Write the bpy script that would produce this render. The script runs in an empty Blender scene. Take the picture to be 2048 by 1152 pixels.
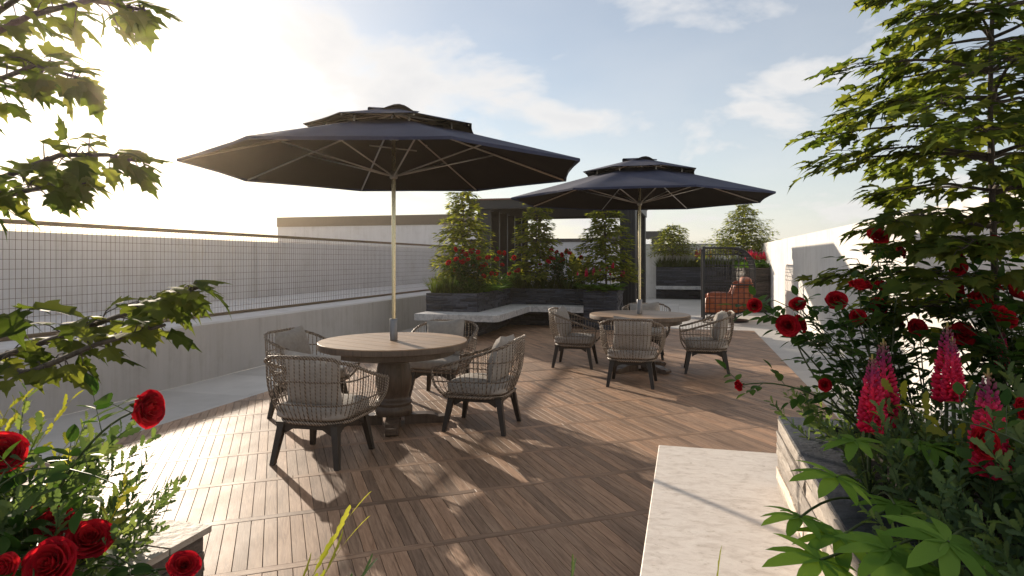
import bpy, math, random
from mathutils import Vector, Matrix
R = math.radians
rnd = random.Random(11)
scene = bpy.context.scene
col = scene.collection

# ------------------------------------------------------------------ camera
F_PX, HORIZON, EYE, YAW = 1297.0, 520.0, 1.5, R(15.0)
cam_d = bpy.data.cameras.new('camera')
cam = bpy.data.objects.new('camera', cam_d)
col.objects.link(cam)
cam.location = (0, 0, EYE)
cam.rotation_euler = (R(90), 0, YAW)
cam_d.sensor_width = 36.0
cam_d.lens = 36.0 * F_PX / 2048.0
cam_d.shift_y = -(576.0 - HORIZON) / 2048.0
cam_d.clip_start = 0.02
cam_d.clip_end = 4000.0
scene.camera = cam

def ray(x, y):
    a = (x - 1024.0) / F_PX
    b = (HORIZON - y) / F_PX
    return Vector((-math.sin(YAW) + a * math.cos(YAW), math.cos(YAW) + a * math.sin(YAW), b))
def at_depth(x, y, d): return Vector((0, 0, EYE)) + ray(x, y) * d
def at_height(x, y, z): r = ray(x, y); return Vector((0, 0, EYE)) + r * ((z - EYE) / r.z)
def project(p):
    d = -p[0] * math.sin(YAW) + p[1] * math.cos(YAW)
    r = p[0] * math.cos(YAW) + p[1] * math.sin(YAW)
    if d < 0.05: return (-9999, -9999, d)
    return (1024 + F_PX * r / d, HORIZON - F_PX * (p[2] - EYE) / d, d)

# ------------------------------------------------------------------ sky, sun, exposure
SUN_EL = R(14.2)
SUN_AZ = R(46.5)                     # to the left of +Y
SUN_DIR = Vector((-math.sin(SUN_AZ) * math.cos(SUN_EL), math.cos(SUN_AZ) * math.cos(SUN_EL), math.sin(SUN_EL)))
world = bpy.data.worlds.new('World')
scene.world = world
world.use_nodes = True
def build_world():
    nt = world.node_tree
    nt.nodes.clear()
    N, L = nt.nodes.new, nt.links.new
    out = N('ShaderNodeOutputWorld'); bg = N('ShaderNodeBackground')
    sky = N('ShaderNodeTexSky')
    sky.sky_type = 'NISHITA'
    sky.sun_disc = False
    sky.sun_elevation = SUN_EL
    sky.sun_rotation = -SUN_AZ
    sky.altitude = 100
    sky.air_density = 1.0
    sky.dust_density = 0.55
    sky.ozone_density = 2.0
    geo = N('ShaderNodeTexCoord')
    sep = N('ShaderNodeSeparateXYZ'); L(geo.outputs['Generated'], sep.inputs[0])
    # cloud plane: direction / (height + c)
    zc = N('ShaderNodeMath'); zc.operation = 'MAXIMUM'; L(sep.outputs[2], zc.inputs[0]); zc.inputs[1].default_value = 0.0
    za = N('ShaderNodeMath'); za.operation = 'ADD'; L(zc.outputs[0], za.inputs[0]); za.inputs[1].default_value = 0.30
    dv = N('ShaderNodeVectorMath'); dv.operation = 'DIVIDE'
    cmb = N('ShaderNodeCombineXYZ')
    for i in range(3): L(za.outputs[0], cmb.inputs[i])
    L(geo.outputs['Generated'], dv.inputs[0]); L(cmb.outputs[0], dv.inputs[1])
    mp = N('ShaderNodeMapping'); L(dv.outputs[0], mp.inputs[0])
    mp.inputs['Location'].default_value = (1.75, 4.05, 0.2)
    mp.inputs['Rotation'].default_value = (0, 0, R(35))
    mp.inputs['Scale'].default_value = (1.0, 1.0, 1.6)
    n1 = N('ShaderNodeTexNoise'); n1.inputs['Scale'].default_value = 1.9; n1.inputs['Detail'].default_value = 9
    n1.inputs['Roughness'].default_value = 0.56; n1.inputs['Distortion'].default_value = 0.25
    L(mp.outputs[0], n1.inputs['Vector'])
    cr = N('ShaderNodeValToRGB'); L(n1.outputs['Fac'], cr.inputs[0])
    cr.color_ramp.elements[0].position = 0.45; cr.color_ramp.elements[0].color = (0, 0, 0, 1)
    cr.color_ramp.elements[1].position = 0.60; cr.color_ramp.elements[1].color = (1, 1, 1, 1)
    # thin veil, low and wide
    n2 = N('ShaderNodeTexNoise'); n2.inputs['Scale'].default_value = 0.8; n2.inputs['Detail'].default_value = 6
    L(mp.outputs[0], n2.inputs['Vector'])
    veil = N('ShaderNodeMapRange'); L(n2.outputs['Fac'], veil.inputs[0])
    veil.inputs[1].default_value = 0.35; veil.inputs[2].default_value = 0.75; veil.inputs[3].default_value = 0.24; veil.inputs[4].default_value = 0.62
    low = N('ShaderNodeMapRange'); L(sep.outputs[2], low.inputs[0])
    low.inputs[1].default_value = 0.0; low.inputs[2].default_value = 0.30; low.inputs[3].default_value = 0.75; low.inputs[4].default_value = 0.0
    mx = N('ShaderNodeMath'); mx.operation = 'MAXIMUM'; L(veil.outputs[0], mx.inputs[0]); L(low.outputs[0], mx.inputs[1])
    fac = N('ShaderNodeMath'); fac.operation = 'MAXIMUM'; L(mx.outputs[0], fac.inputs[0])
    cmul = N('ShaderNodeMath'); cmul.operation = 'MULTIPLY'; L(cr.outputs[0], cmul.inputs[0]); cmul.inputs[1].default_value = 0.9
    L(cmul.outputs[0], fac.inputs[1])
    # cloud colour: thicker cores a little darker
    cc = N('ShaderNodeValToRGB'); L(n1.outputs['Fac'], cc.inputs[0])
    cc.color_ramp.elements[0].position = 0.5; cc.color_ramp.elements[0].color = (8.0, 7.75, 7.5, 1)
    cc.color_ramp.elements[1].position = 0.78; cc.color_ramp.elements[1].color = (6.0, 6.05, 6.2, 1)
    mix = N('ShaderNodeMix'); mix.data_type = 'RGBA'
    L(fac.outputs[0], mix.inputs[0]); L(sky.outputs[0], mix.inputs[6]); L(cc.outputs[0], mix.inputs[7])
    L(mix.outputs[2], bg.inputs[0])
    bg.inputs[1].default_value = 0.078
    L(bg.outputs[0], out.inputs[0])
build_world()

sun_d = bpy.data.lights.new('sun', 'SUN')
sun_d.energy = 5.0
sun_d.angle = R(0.6)
sun_d.color = (1.0, 0.85, 0.68)
sun = bpy.data.objects.new('sun', sun_d)
col.objects.link(sun)
sun.rotation_euler = SUN_DIR.to_track_quat('Z', 'Y').to_euler()
sun.location = (-20, 20, 15)

scene.view_settings.view_transform = 'Standard'
scene.view_settings.look = 'None'
scene.view_settings.gamma = 1.0
scene.view_settings.use_curve_mapping = False
scene.view_settings.exposure = 0.68
scene.render.engine = 'CYCLES'
scene.cycles.use_denoising = True
scene.cycles.max_bounces = 7
scene.cycles.transparent_max_bounces = 8
scene.cycles.sample_clamp_indirect = 6.0

# ------------------------------------------------------------------ materials
MATS = {}
def new_mat(name):
    m = bpy.data.materials.new(name); m.use_nodes = True
    nt = m.node_tree; nt.nodes.clear()
    out = nt.nodes.new('ShaderNodeOutputMaterial')
    MATS[name] = m
    return m, nt, out
def nz(nt, vec, scale, detail=4, rough=0.55, dist=0.0):
    n = nt.nodes.new('ShaderNodeTexNoise')
    n.inputs['Scale'].default_value = scale; n.inputs['Detail'].default_value = detail
    n.inputs['Roughness'].default_value = rough; n.inputs['Distortion'].default_value = dist
    if vec is not None: nt.links.new(vec, n.inputs['Vector'])
    return n.outputs['Fac']
def ramp(nt, fac, stops):
    r = nt.nodes.new('ShaderNodeValToRGB'); nt.links.new(fac, r.inputs[0])
    e = r.color_ramp.elements
    while len(e) < len(stops): e.new(0.5)
    for i, (p, c) in enumerate(stops):
        e[i].position = p; e[i].color = (c[0], c[1], c[2], 1)
    return r.outputs[0]
def mathn(nt, op, a, b=None):
    n = nt.nodes.new('ShaderNodeMath'); n.operation = op
    for i, v in enumerate((a, b)):
        if v is None: continue
        if isinstance(v, (int, float)): n.inputs[i].default_value = v
        else: nt.links.new(v, n.inputs[i])
    return n.outputs[0]
def mixc(nt, fac, a, b, mode='MIX'):
    n = nt.nodes.new('ShaderNodeMix'); n.data_type = 'RGBA'; n.blend_type = mode
    for i, v in ((0, fac), (6, a), (7, b)):
        if isinstance(v, (int, float)): n.inputs[i].default_value = v
        elif isinstance(v, tuple): n.inputs[i].default_value = (v[0], v[1], v[2], 1)
        else: nt.links.new(v, n.inputs[i])
    return n.outputs[2]
def coord(nt, kind='Object', scale=(1, 1, 1), loc_rand=0.0):
    t = nt.nodes.new('ShaderNodeTexCoord')
    m = nt.nodes.new('ShaderNodeMapping'); m.inputs['Scale'].default_value = scale
    if loc_rand:
        oi = nt.nodes.new('ShaderNodeObjectInfo')
        c = nt.nodes.new('ShaderNodeVectorMath'); c.operation = 'SCALE'
        nt.links.new(oi.outputs['Random'], c.inputs['Scale']); c.inputs[0].default_value = (loc_rand, loc_rand * 1.7, loc_rand * .6)
        a = nt.nodes.new('ShaderNodeVectorMath'); a.operation = 'ADD'
        nt.links.new(t.outputs[kind], a.inputs[0]); nt.links.new(c.outputs[0], a.inputs[1])
        nt.links.new(a.outputs[0], m.inputs[0])
    else:
        nt.links.new(t.outputs[kind], m.inputs[0])
    return m.outputs[0]
def world_pos(nt, scale=(1, 1, 1)):
    g = nt.nodes.new('ShaderNodeNewGeometry')
    m = nt.nodes.new('ShaderNodeMapping'); m.inputs['Scale'].default_value = scale
    nt.links.new(g.outputs['Position'], m.inputs[0])
    return m.outputs[0]
def piece_random(nt):
    g = nt.nodes.new('ShaderNodeNewGeometry'); o = nt.nodes.new('ShaderNodeObjectInfo')
    return mathn(nt, 'FRACT', mathn(nt, 'ADD', g.outputs['Random Per Island'], o.outputs['Random']))
def principled(nt, out, color, rough=0.6, bump=None, bump_str=0.3, bump_dist=0.01, metal=0.0, spec=0.5):
    b = nt.nodes.new('ShaderNodeBsdfPrincipled')
    for key, v in (('Base Color', color), ('Roughness', rough), ('Metallic', metal)):
        if isinstance(v, (int, float)): b.inputs[key].default_value = v
        elif isinstance(v, tuple): b.inputs[key].default_value = (v[0], v[1], v[2], 1)
        else: nt.links.new(v, b.inputs[key])
    b.inputs['Specular IOR Level'].default_value = spec
    if bump is not None:
        bn = nt.nodes.new('ShaderNodeBump'); bn.inputs['Strength'].default_value = bump_str; bn.inputs['Distance'].default_value = bump_dist
        nt.links.new(bump, bn.inputs['Height']); nt.links.new(bn.outputs[0], b.inputs['Normal'])
    nt.links.new(b.outputs[0], out.inputs[0])
    return b
def leaf_shader(nt, out, color, trans, amount=0.4, rough=0.5):
    b = nt.nodes.new('ShaderNodeBsdfPrincipled')
    b.inputs['Roughness'].default_value = rough; b.inputs['Specular IOR Level'].default_value = 0.02
    t = nt.nodes.new('ShaderNodeBsdfTranslucent')
    m = nt.nodes.new('ShaderNodeMixShader'); m.inputs[0].default_value = amount
    for s, v in ((b.inputs['Base Color'], color), (t.inputs['Color'], trans)):
        if isinstance(v, tuple): s.default_value = (v[0], v[1], v[2], 1)
        else: nt.links.new(v, s)
    nt.links.new(b.outputs[0], m.inputs[1]); nt.links.new(t.outputs[0], m.inputs[2])
    nt.links.new(m.outputs[0], out.inputs[0])

def make_materials():
    # plaster
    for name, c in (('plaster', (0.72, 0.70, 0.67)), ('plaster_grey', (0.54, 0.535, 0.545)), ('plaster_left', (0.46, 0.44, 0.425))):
        m, nt, out = new_mat(name)
        p = world_pos(nt)
        n = nz(nt, p, 0.7, 6, 0.6); s = nz(nt, world_pos(nt, (6, 6, 0.5)), 1.0, 4)
        k = tuple(v * 0.86 for v in c)
        cc = ramp(nt, mathn(nt, 'MULTIPLY', mathn(nt, 'ADD', n, s), 0.5), [(0.3, k), (0.62, c)])
        st = nz(nt, world_pos(nt, (9, 9, 0.35)), 1.0, 7, 0.7); bl = nz(nt, p, 1.8, 8, 0.7)
        cc = mixc(nt, 1.0, cc, ramp(nt, mathn(nt, 'MULTIPLY', mathn(nt, 'ADD', st, bl), 0.5), [(0.34, (0.80, 0.78, 0.75)), (0.5, (1, 1, 1))]), 'MULTIPLY')
        principled(nt, out, cc, 0.85, nz(nt, p, 60, 3), 0.12, 0.004, spec=0.2)
    # floor tile
    m, nt, out = new_mat('floor_tile')
    p = world_pos(nt)
    cc = ramp(nt, mathn(nt, 'ADD', mathn(nt, 'MULTIPLY', nz(nt, p, 2.2, 8, 0.62), 0.75), mathn(nt, 'MULTIPLY', piece_random(nt), 0.25)), [(0.25, (0.38, 0.37, 0.355)), (0.7, (0.52, 0.505, 0.485))])
    principled(nt, out, cc, mathn(nt, 'ADD', mathn(nt, 'MULTIPLY', nz(nt, p, 5, 4), 0.3), 0.46), nz(nt, p, 90, 2), 0.06, 0.002)
    m, nt, out = new_mat('grout'); principled(nt, out, (0.25, 0.24, 0.23), 0.9)
    # deck wood
    for name, dark in (('deck_wood', 1.0), ('deck_strip', 0.92)):
        m, nt, out = new_mat(name)
        ax = (22, 1.4, 6) if name == 'deck_wood' else (1.4, 22, 6)
        v = coord(nt, 'Object', ax, 9.0)
        g = nz(nt, v, 2.2, 7, 0.62, 1.4)
        fine = nz(nt, coord(nt, 'Object', tuple(a * 4 for a in ax), 5.0), 3.0, 3, 0.6)
        r_ = piece_random(nt)
        base = ramp(nt, g, [(0.28, (0.160, 0.100, 0.064)), (0.5, (0.300, 0.198, 0.132)), (0.72, (0.415, 0.292, 0.205))])
        tint = ramp(nt, r_, [(0.0, (0.62, 0.60, 0.60)), (0.35, (0.9, 0.88, 0.87)), (0.75, (1.05, 1.0, 0.97)), (1.0, (1.28, 1.16, 1.08))])
        cc = mixc(nt, 1.0, base, tint, 'MULTIPLY')
        spots = ramp(nt, nz(nt, coord(nt, 'Object', (3.5, 1.2, 1), 13.0), 3.0, 5, 0.7), [(0.66, (1, 1, 1)), (0.76, (0.5, 0.45, 0.42))])
        cc = mixc(nt, 0.8, cc, spots, 'MULTIPLY')
        if dark != 1: cc = mixc(nt, 1.0, cc, (dark, dark, dark), 'MULTIPLY')
        ro = mathn(nt, 'ADD', mathn(nt, 'MULTIPLY', nz(nt, world_pos(nt), 3.0, 6, 0.6), 0.22), mathn(nt, 'ADD', mathn(nt, 'MULTIPLY', g, 0.12), 0.41))
        principled(nt, out, cc, ro, mathn(nt, 'ADD', g, mathn(nt, 'MULTIPLY', fine, 0.6)), 0.22, 0.0015, spec=0.26)
    m, nt, out = new_mat('deck_base'); principled(nt, out, (0.022, 0.016, 0.012), 0.9)
    # table wood
    m, nt, out = new_mat('table_wood')
    v = coord(nt, 'Object', (2.0, 26, 6), 7.0)
    g = nz(nt, v, 1.6, 7, 0.62, 1.8)
    base = ramp(nt, g, [(0.25, (0.17, 0.098, 0.05)), (0.5, (0.32, 0.212, 0.125)), (0.75, (0.43, 0.30, 0.185))])
    tint = ramp(nt, piece_random(nt), [(0, (0.8, 0.78, 0.76)), (1, (1.12, 1.08, 1.04))])
    principled(nt, out, mixc(nt, 1.0, base, tint, 'MULTIPLY'), mathn(nt, 'ADD', mathn(nt, 'MULTIPLY', g, 0.2), 0.36), g, 0.15, 0.002)
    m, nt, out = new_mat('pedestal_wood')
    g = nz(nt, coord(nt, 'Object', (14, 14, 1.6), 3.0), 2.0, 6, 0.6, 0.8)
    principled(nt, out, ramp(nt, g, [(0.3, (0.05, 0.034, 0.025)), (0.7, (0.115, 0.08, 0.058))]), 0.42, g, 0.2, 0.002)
    # dark chair legs
    m, nt, out = new_mat('dark_wood')
    g = nz(nt, coord(nt, 'Object', (20, 20, 2), 3.0), 2.0, 5)
    principled(nt, out, ramp(nt, g, [(0.3, (0.012, 0.010, 0.009)), (0.7, (0.03, 0.024, 0.02))]), 0.45, g, 0.15, 0.001)
    # wicker
    m, nt, out = new_mat('wicker')
    wv = nt.nodes.new('ShaderNodeTexWave'); wv.wave_type = 'BANDS'; wv.bands_direction = 'DIAGONAL'
    wv.inputs['Scale'].default_value = 26; wv.inputs['Distortion'].default_value = 2.5; wv.inputs['Detail'].default_value = 2
    nt.links.new(coord(nt, 'Object'), wv.inputs['Vector'])
    n = nz(nt, world_pos(nt), 40, 4)
    cc = ramp(nt, mathn(nt, 'MULTIPLY', mathn(nt, 'ADD', wv.outputs['Fac'], n), 0.5), [(0.25, (0.07, 0.05, 0.036)), (0.5, (0.20, 0.155, 0.118)), (0.8, (0.36, 0.30, 0.24))])
    principled(nt, out, cc, 0.55, wv.outputs['Fac'], 0.7, 0.004)
    # cushions
    for name, a, b in (('cushion_fabric', (0.27, 0.25, 0.23), (0.44, 0.415, 0.385)), ('pillow_fabric', (0.28, 0.26, 0.24), (0.46, 0.435, 0.405))):
        m, nt, out = new_mat(name)
        v = coord(nt, 'Object', (1, 1, 1), 2.0)
        w1 = nt.nodes.new('ShaderNodeTexWave'); w1.inputs['Scale'].default_value = 60; w1.inputs['Distortion'].default_value = 1.2
        w2 = nt.nodes.new('ShaderNodeTexWave'); w2.bands_direction = 'Z'; w2.inputs['Scale'].default_value = 60; w2.inputs['Distortion'].default_value = 1.2
        nt.links.new(v, w1.inputs['Vector']); nt.links.new(v, w2.inputs['Vector'])
        wv = mathn(nt, 'MULTIPLY', mathn(nt, 'ADD', w1.outputs['Fac'], w2.outputs['Fac']), 0.5)
        fold = nz(nt, v, 7, 3)
        cc = ramp(nt, mathn(nt, 'ADD', mathn(nt, 'MULTIPLY', wv, 0.45), mathn(nt, 'MULTIPLY', nz(nt, v, 30, 4), 0.55)), [(0.25, a), (0.7, b)])
        principled(nt, out, cc, 0.92, mathn(nt, 'ADD', wv, mathn(nt, 'MULTIPLY', fold, 3.0)), 0.5, 0.004, spec=0.15)
    # umbrella
    m, nt, out = new_mat('navy_fabric')
    v = coord(nt, 'Object')
    n = nz(nt, v, 220, 2); n2 = nz(nt, v, 5, 4)
    cc = ramp(nt, mathn(nt, 'ADD', mathn(nt, 'MULTIPLY', n, 0.6), mathn(nt, 'MULTIPLY', n2, 0.4)), [(0.3, (0.016, 0.020, 0.042)), (0.7, (0.046, 0.055, 0.102))])
    principled(nt, out, cc, 0.85, n, 0.25, 0.002, spec=0.25)
    m, nt, out = new_mat('underside_shade')  # near-black brown: canopy underside shade put into the colour
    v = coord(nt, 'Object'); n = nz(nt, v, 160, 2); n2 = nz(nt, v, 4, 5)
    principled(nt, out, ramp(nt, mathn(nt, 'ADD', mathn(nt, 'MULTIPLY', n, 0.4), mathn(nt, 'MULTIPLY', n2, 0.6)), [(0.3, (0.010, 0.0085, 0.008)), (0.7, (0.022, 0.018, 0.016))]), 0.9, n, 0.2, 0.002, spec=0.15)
    for name, c, ro in (('aluminium', (0.45, 0.43, 0.40), 0.34), ('brass_pole', (0.62, 0.54, 0.36), 0.25), ('dark_steel', (0.05, 0.05, 0.055), 0.42), ('steel_sleeve', (0.20, 0.20, 0.21), 0.38), ('bronze_metal', (0.115, 0.085, 0.06), 0.42)):
        m, nt, out = new_mat(name)
        n = nz(nt, coord(nt, 'Object', (1, 1, 0.2), 2.0), 30, 4)
        principled(nt, out, mixc(nt, n, tuple(v * 0.8 for v in c), tuple(min(1, v * 1.15) for v in c)), mathn(nt, 'ADD', mathn(nt, 'MULTIPLY', n, 0.2), ro - 0.08), metal=1.0 if name != 'bronze_metal' else 0.6)
    # slate stones; the pale set has the look of sunlit slate in its colour
    for name, a, b, c in (('slate', (0.014, 0.017, 0.025), (0.040, 0.046, 0.062), (0.090, 0.094, 0.108)), ('sunlit_slate', (0.22, 0.19, 0.155), (0.38, 0.335, 0.285), (0.49, 0.45, 0.395)), ('slate_brown', (0.028, 0.023, 0.021), (0.06, 0.05, 0.044), (0.10, 0.086, 0.076))):
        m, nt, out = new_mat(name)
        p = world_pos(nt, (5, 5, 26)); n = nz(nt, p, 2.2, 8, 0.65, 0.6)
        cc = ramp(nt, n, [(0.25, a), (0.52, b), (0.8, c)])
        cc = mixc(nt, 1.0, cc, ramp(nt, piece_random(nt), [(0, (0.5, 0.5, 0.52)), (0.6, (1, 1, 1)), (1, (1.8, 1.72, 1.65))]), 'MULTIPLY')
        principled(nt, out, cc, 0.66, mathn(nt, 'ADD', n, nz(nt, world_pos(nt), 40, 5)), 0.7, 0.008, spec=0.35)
    # marble-like bench slab
    m, nt, out = new_mat('bench_stone')
    p = world_pos(nt); n = nz(nt, p, 9, 9, 0.7, 0.8); n2 = nz(nt, world_pos(nt, (1, 1, 3)), 28, 5, 0.65)
    cc = ramp(nt, mathn(nt, 'ADD', mathn(nt, 'MULTIPLY', n, 0.6), mathn(nt, 'MULTIPLY', n2, 0.4)), [(0.33, (0.16, 0.16, 0.17)), (0.48, (0.42, 0.42, 0.42)), (0.62, (0.60, 0.59, 0.58))])
    principled(nt, out, cc, 0.5, n2, 0.2, 0.003)
    # travertine
    m, nt, out = new_mat('travertine')
    p = world_pos(nt, (9, 16, 16)); n = nz(nt, p, 1.5, 9, 0.72, 0.5)
    pits = nz(nt, world_pos(nt, (10, 19, 19)), 1.6, 9, 0.78, 0.6)
    cc = ramp(nt, n, [(0.3, (0.50, 0.44, 0.385)), (0.5, (0.66, 0.60, 0.545)), (0.7, (0.74, 0.69, 0.635))])
    pm = ramp(nt, pits, [(0.33, (0.52, 0.46, 0.40)), (0.41, (1, 1, 1))])
    cc = mixc(nt, ramp(nt, nz(nt, world_pos(nt), 4.5, 5, 0.6), [(0.36, (0.2, 0.2, 0.2)), (0.56, (1, 1, 1))]), cc, mixc(nt, 1.0, cc, pm, 'MULTIPLY'))
    bsum = mathn(nt, 'ADD', mathn(nt, 'MULTIPLY', n, 0.5), ramp(nt, pits, [(0.34, (0, 0, 0)), (0.44, (1, 1, 1))]))
    principled(nt, out, cc, 0.6, bsum, 0.4, 0.005, spec=0.3)
    # soil
    m, nt, out = new_mat('soil'); n = nz(nt, world_pos(nt), 35, 6)
    principled(nt, out, ramp(nt, n, [(0.3, (0.012, 0.009, 0.006)), (0.7, (0.045, 0.033, 0.022))]), 0.95, n, 0.8, 0.03)
    # pergola metal
    for name, c in (('anthracite', (0.018, 0.019, 0.023)), ('rust_brown', (0.16, 0.07, 0.045)), ('coping', (0.055, 0.042, 0.032))):
        m, nt, out = new_mat(name); n = nz(nt, world_pos(nt, (3, 3, 1)), 4, 6)
        principled(nt, out, mixc(nt, n, tuple(v * 0.75 for v in c), tuple(v * 1.25 for v in c)), 0.5, n, 0.05, 0.002)
    # orange leather
    m, nt, out = new_mat('orange_leather'); v = coord(nt, 'Object')
    n = nz(nt, v, 12, 6); principled(nt, out, ramp(nt, n, [(0.3, (0.30, 0.065, 0.018)), (0.7, (0.44, 0.11, 0.03))]), 0.42, nz(nt, v, 9, 4), 0.4, 0.02)
    # bark
    m, nt, out = new_mat('bark'); n = nz(nt, coord(nt, 'Object', (20, 20, 4)), 3, 7, 0.65, 0.5)
    principled(nt, out, ramp(nt, n, [(0.3, (0.028, 0.021, 0.016)), (0.7, (0.10, 0.078, 0.06))]), 0.85, n, 0.8, 0.006)
    m, nt, out = new_mat('green_stem'); n = nz(nt, world_pos(nt), 30, 4)
    principled(nt, out, ramp(nt, n, [(0.3, (0.025, 0.05, 0.014)), (0.7, (0.06, 0.085, 0.025))]), 0.5)
    # leaves (name, dark, mid, light, translucent, amount)
    def leaf(name, a, b, c, tr, amount, rough=0.6, sc=3.0):
        m, nt, out = new_mat(name)
        r_ = piece_random(nt)
        n = nz(nt, world_pos(nt), sc, 3)
        vein = nz(nt, coord(nt, 'Object', (1, 1, 1), 3.0), 60, 3)
        f = mathn(nt, 'ADD', mathn(nt, 'MULTIPLY', r_, 0.55), mathn(nt, 'ADD', mathn(nt, 'MULTIPLY', n, 0.3), mathn(nt, 'MULTIPLY', vein, 0.15)))
        cc = ramp(nt, f, [(0.15, a), (0.5, b), (0.85, c)])
        tt = mixc(nt, 1.0, cc, tr, 'MULTIPLY')
        leaf_shader(nt, out, cc, tt, amount, rough)
    leaf('maple_leaf', (0.026, 0.046, 0.011), (0.056, 0.082, 0.020), (0.110, 0.126, 0.036), (3.7, 3.3, 1.25), 0.46)
    leaf('small_leaf', (0.042, 0.066, 0.016), (0.088, 0.118, 0.028), (0.165, 0.175, 0.046), (4.0, 3.4, 1.1), 0.5)
    leaf('rose_leaf', (0.016, 0.042, 0.012), (0.032, 0.070, 0.018), (0.062, 0.105, 0.028), (2.6, 2.6, 1.0), 0.30, 0.38)
    leaf('lupin_leaf', (0.06, 0.125, 0.022), (0.10, 0.19, 0.034), (0.15, 0.25, 0.05), (2.2, 2.2, 0.9), 0.35, 0.42)
    leaf('herb_leaf', (0.044, 0.080, 0.044), (0.080, 0.126, 0.062), (0.135, 0.178, 0.078), (2.8, 2.6, 1.0), 0.32, 0.6)
    leaf('herb_yellow', (0.17, 0.19, 0.03), (0.24, 0.25, 0.045), (0.32, 0.31, 0.07), (2.0, 1.9, 0.9), 0.4, 0.55)
    leaf('grass_leaf', (0.025, 0.045, 0.016), (0.045, 0.072, 0.024), (0.085, 0.115, 0.035), (3.0, 2.7, 1.0), 0.35, 0.5)
    leaf('fern_leaf', (0.032, 0.075, 0.014), (0.058, 0.125, 0.022), (0.095, 0.17, 0.03), (2.6, 2.5, 0.9), 0.38, 0.5)
    leaf('variegated_leaf', (0.05, 0.09, 0.02), (0.22, 0.22, 0.05), (0.42, 0.38, 0.10), (2.0, 1.8, 0.8), 0.35, 0.45, 14.0)
    # petals
    m, nt, out = new_mat('rose_petal'); v = coord(nt, 'Object', (1, 1, 1), 1.0)
    f = mathn(nt, 'ADD', mathn(nt, 'MULTIPLY', nz(nt, v, 40, 3), 0.6), mathn(nt, 'MULTIPLY', piece_random(nt), 0.4))
    cc = ramp(nt, f, [(0.25, (0.17, 0.004, 0.012)), (0.55, (0.38, 0.011, 0.022)), (0.85, (0.58, 0.028, 0.034))])
    leaf_shader(nt, out, cc, mixc(nt, 1.0, cc, (2.0, 1.4, 1.2), 'MULTIPLY'), 0.35, 0.5)
    m, nt, out = new_mat('lupin_petal')
    t = nt.nodes.new('ShaderNodeTexCoord'); s = nt.nodes.new('ShaderNodeSeparateXYZ'); nt.links.new(t.outputs['Object'], s.inputs[0])
    z = mathn(nt, 'ADD', s.outputs[2], mathn(nt, 'MULTIPLY', mathn(nt, 'SUBTRACT', nz(nt, t.outputs['Object'], 25, 2), 0.5), 0.12))
    cc = ramp(nt, z, [(0.02, (0.60, 0.025, 0.085)), (0.55, (0.66, 0.055, 0.14)), (0.78, (0.34, 0.06, 0.17)), (0.9, (0.28, 0.16, 0.15)), (0.98, (0.42, 0.40, 0.10))])
    cc = mixc(nt, 1.0, cc, ramp(nt, piece_random(nt), [(0, (0.7, 0.7, 0.75)), (1, (1.25, 1.2, 1.15))]), 'MULTIPLY')
    leaf_shader(nt, out, cc, mixc(nt, 1.0, cc, (1.9, 1.5, 1.4), 'MULTIPLY'), 0.35, 0.6)
make_materials()

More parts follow.
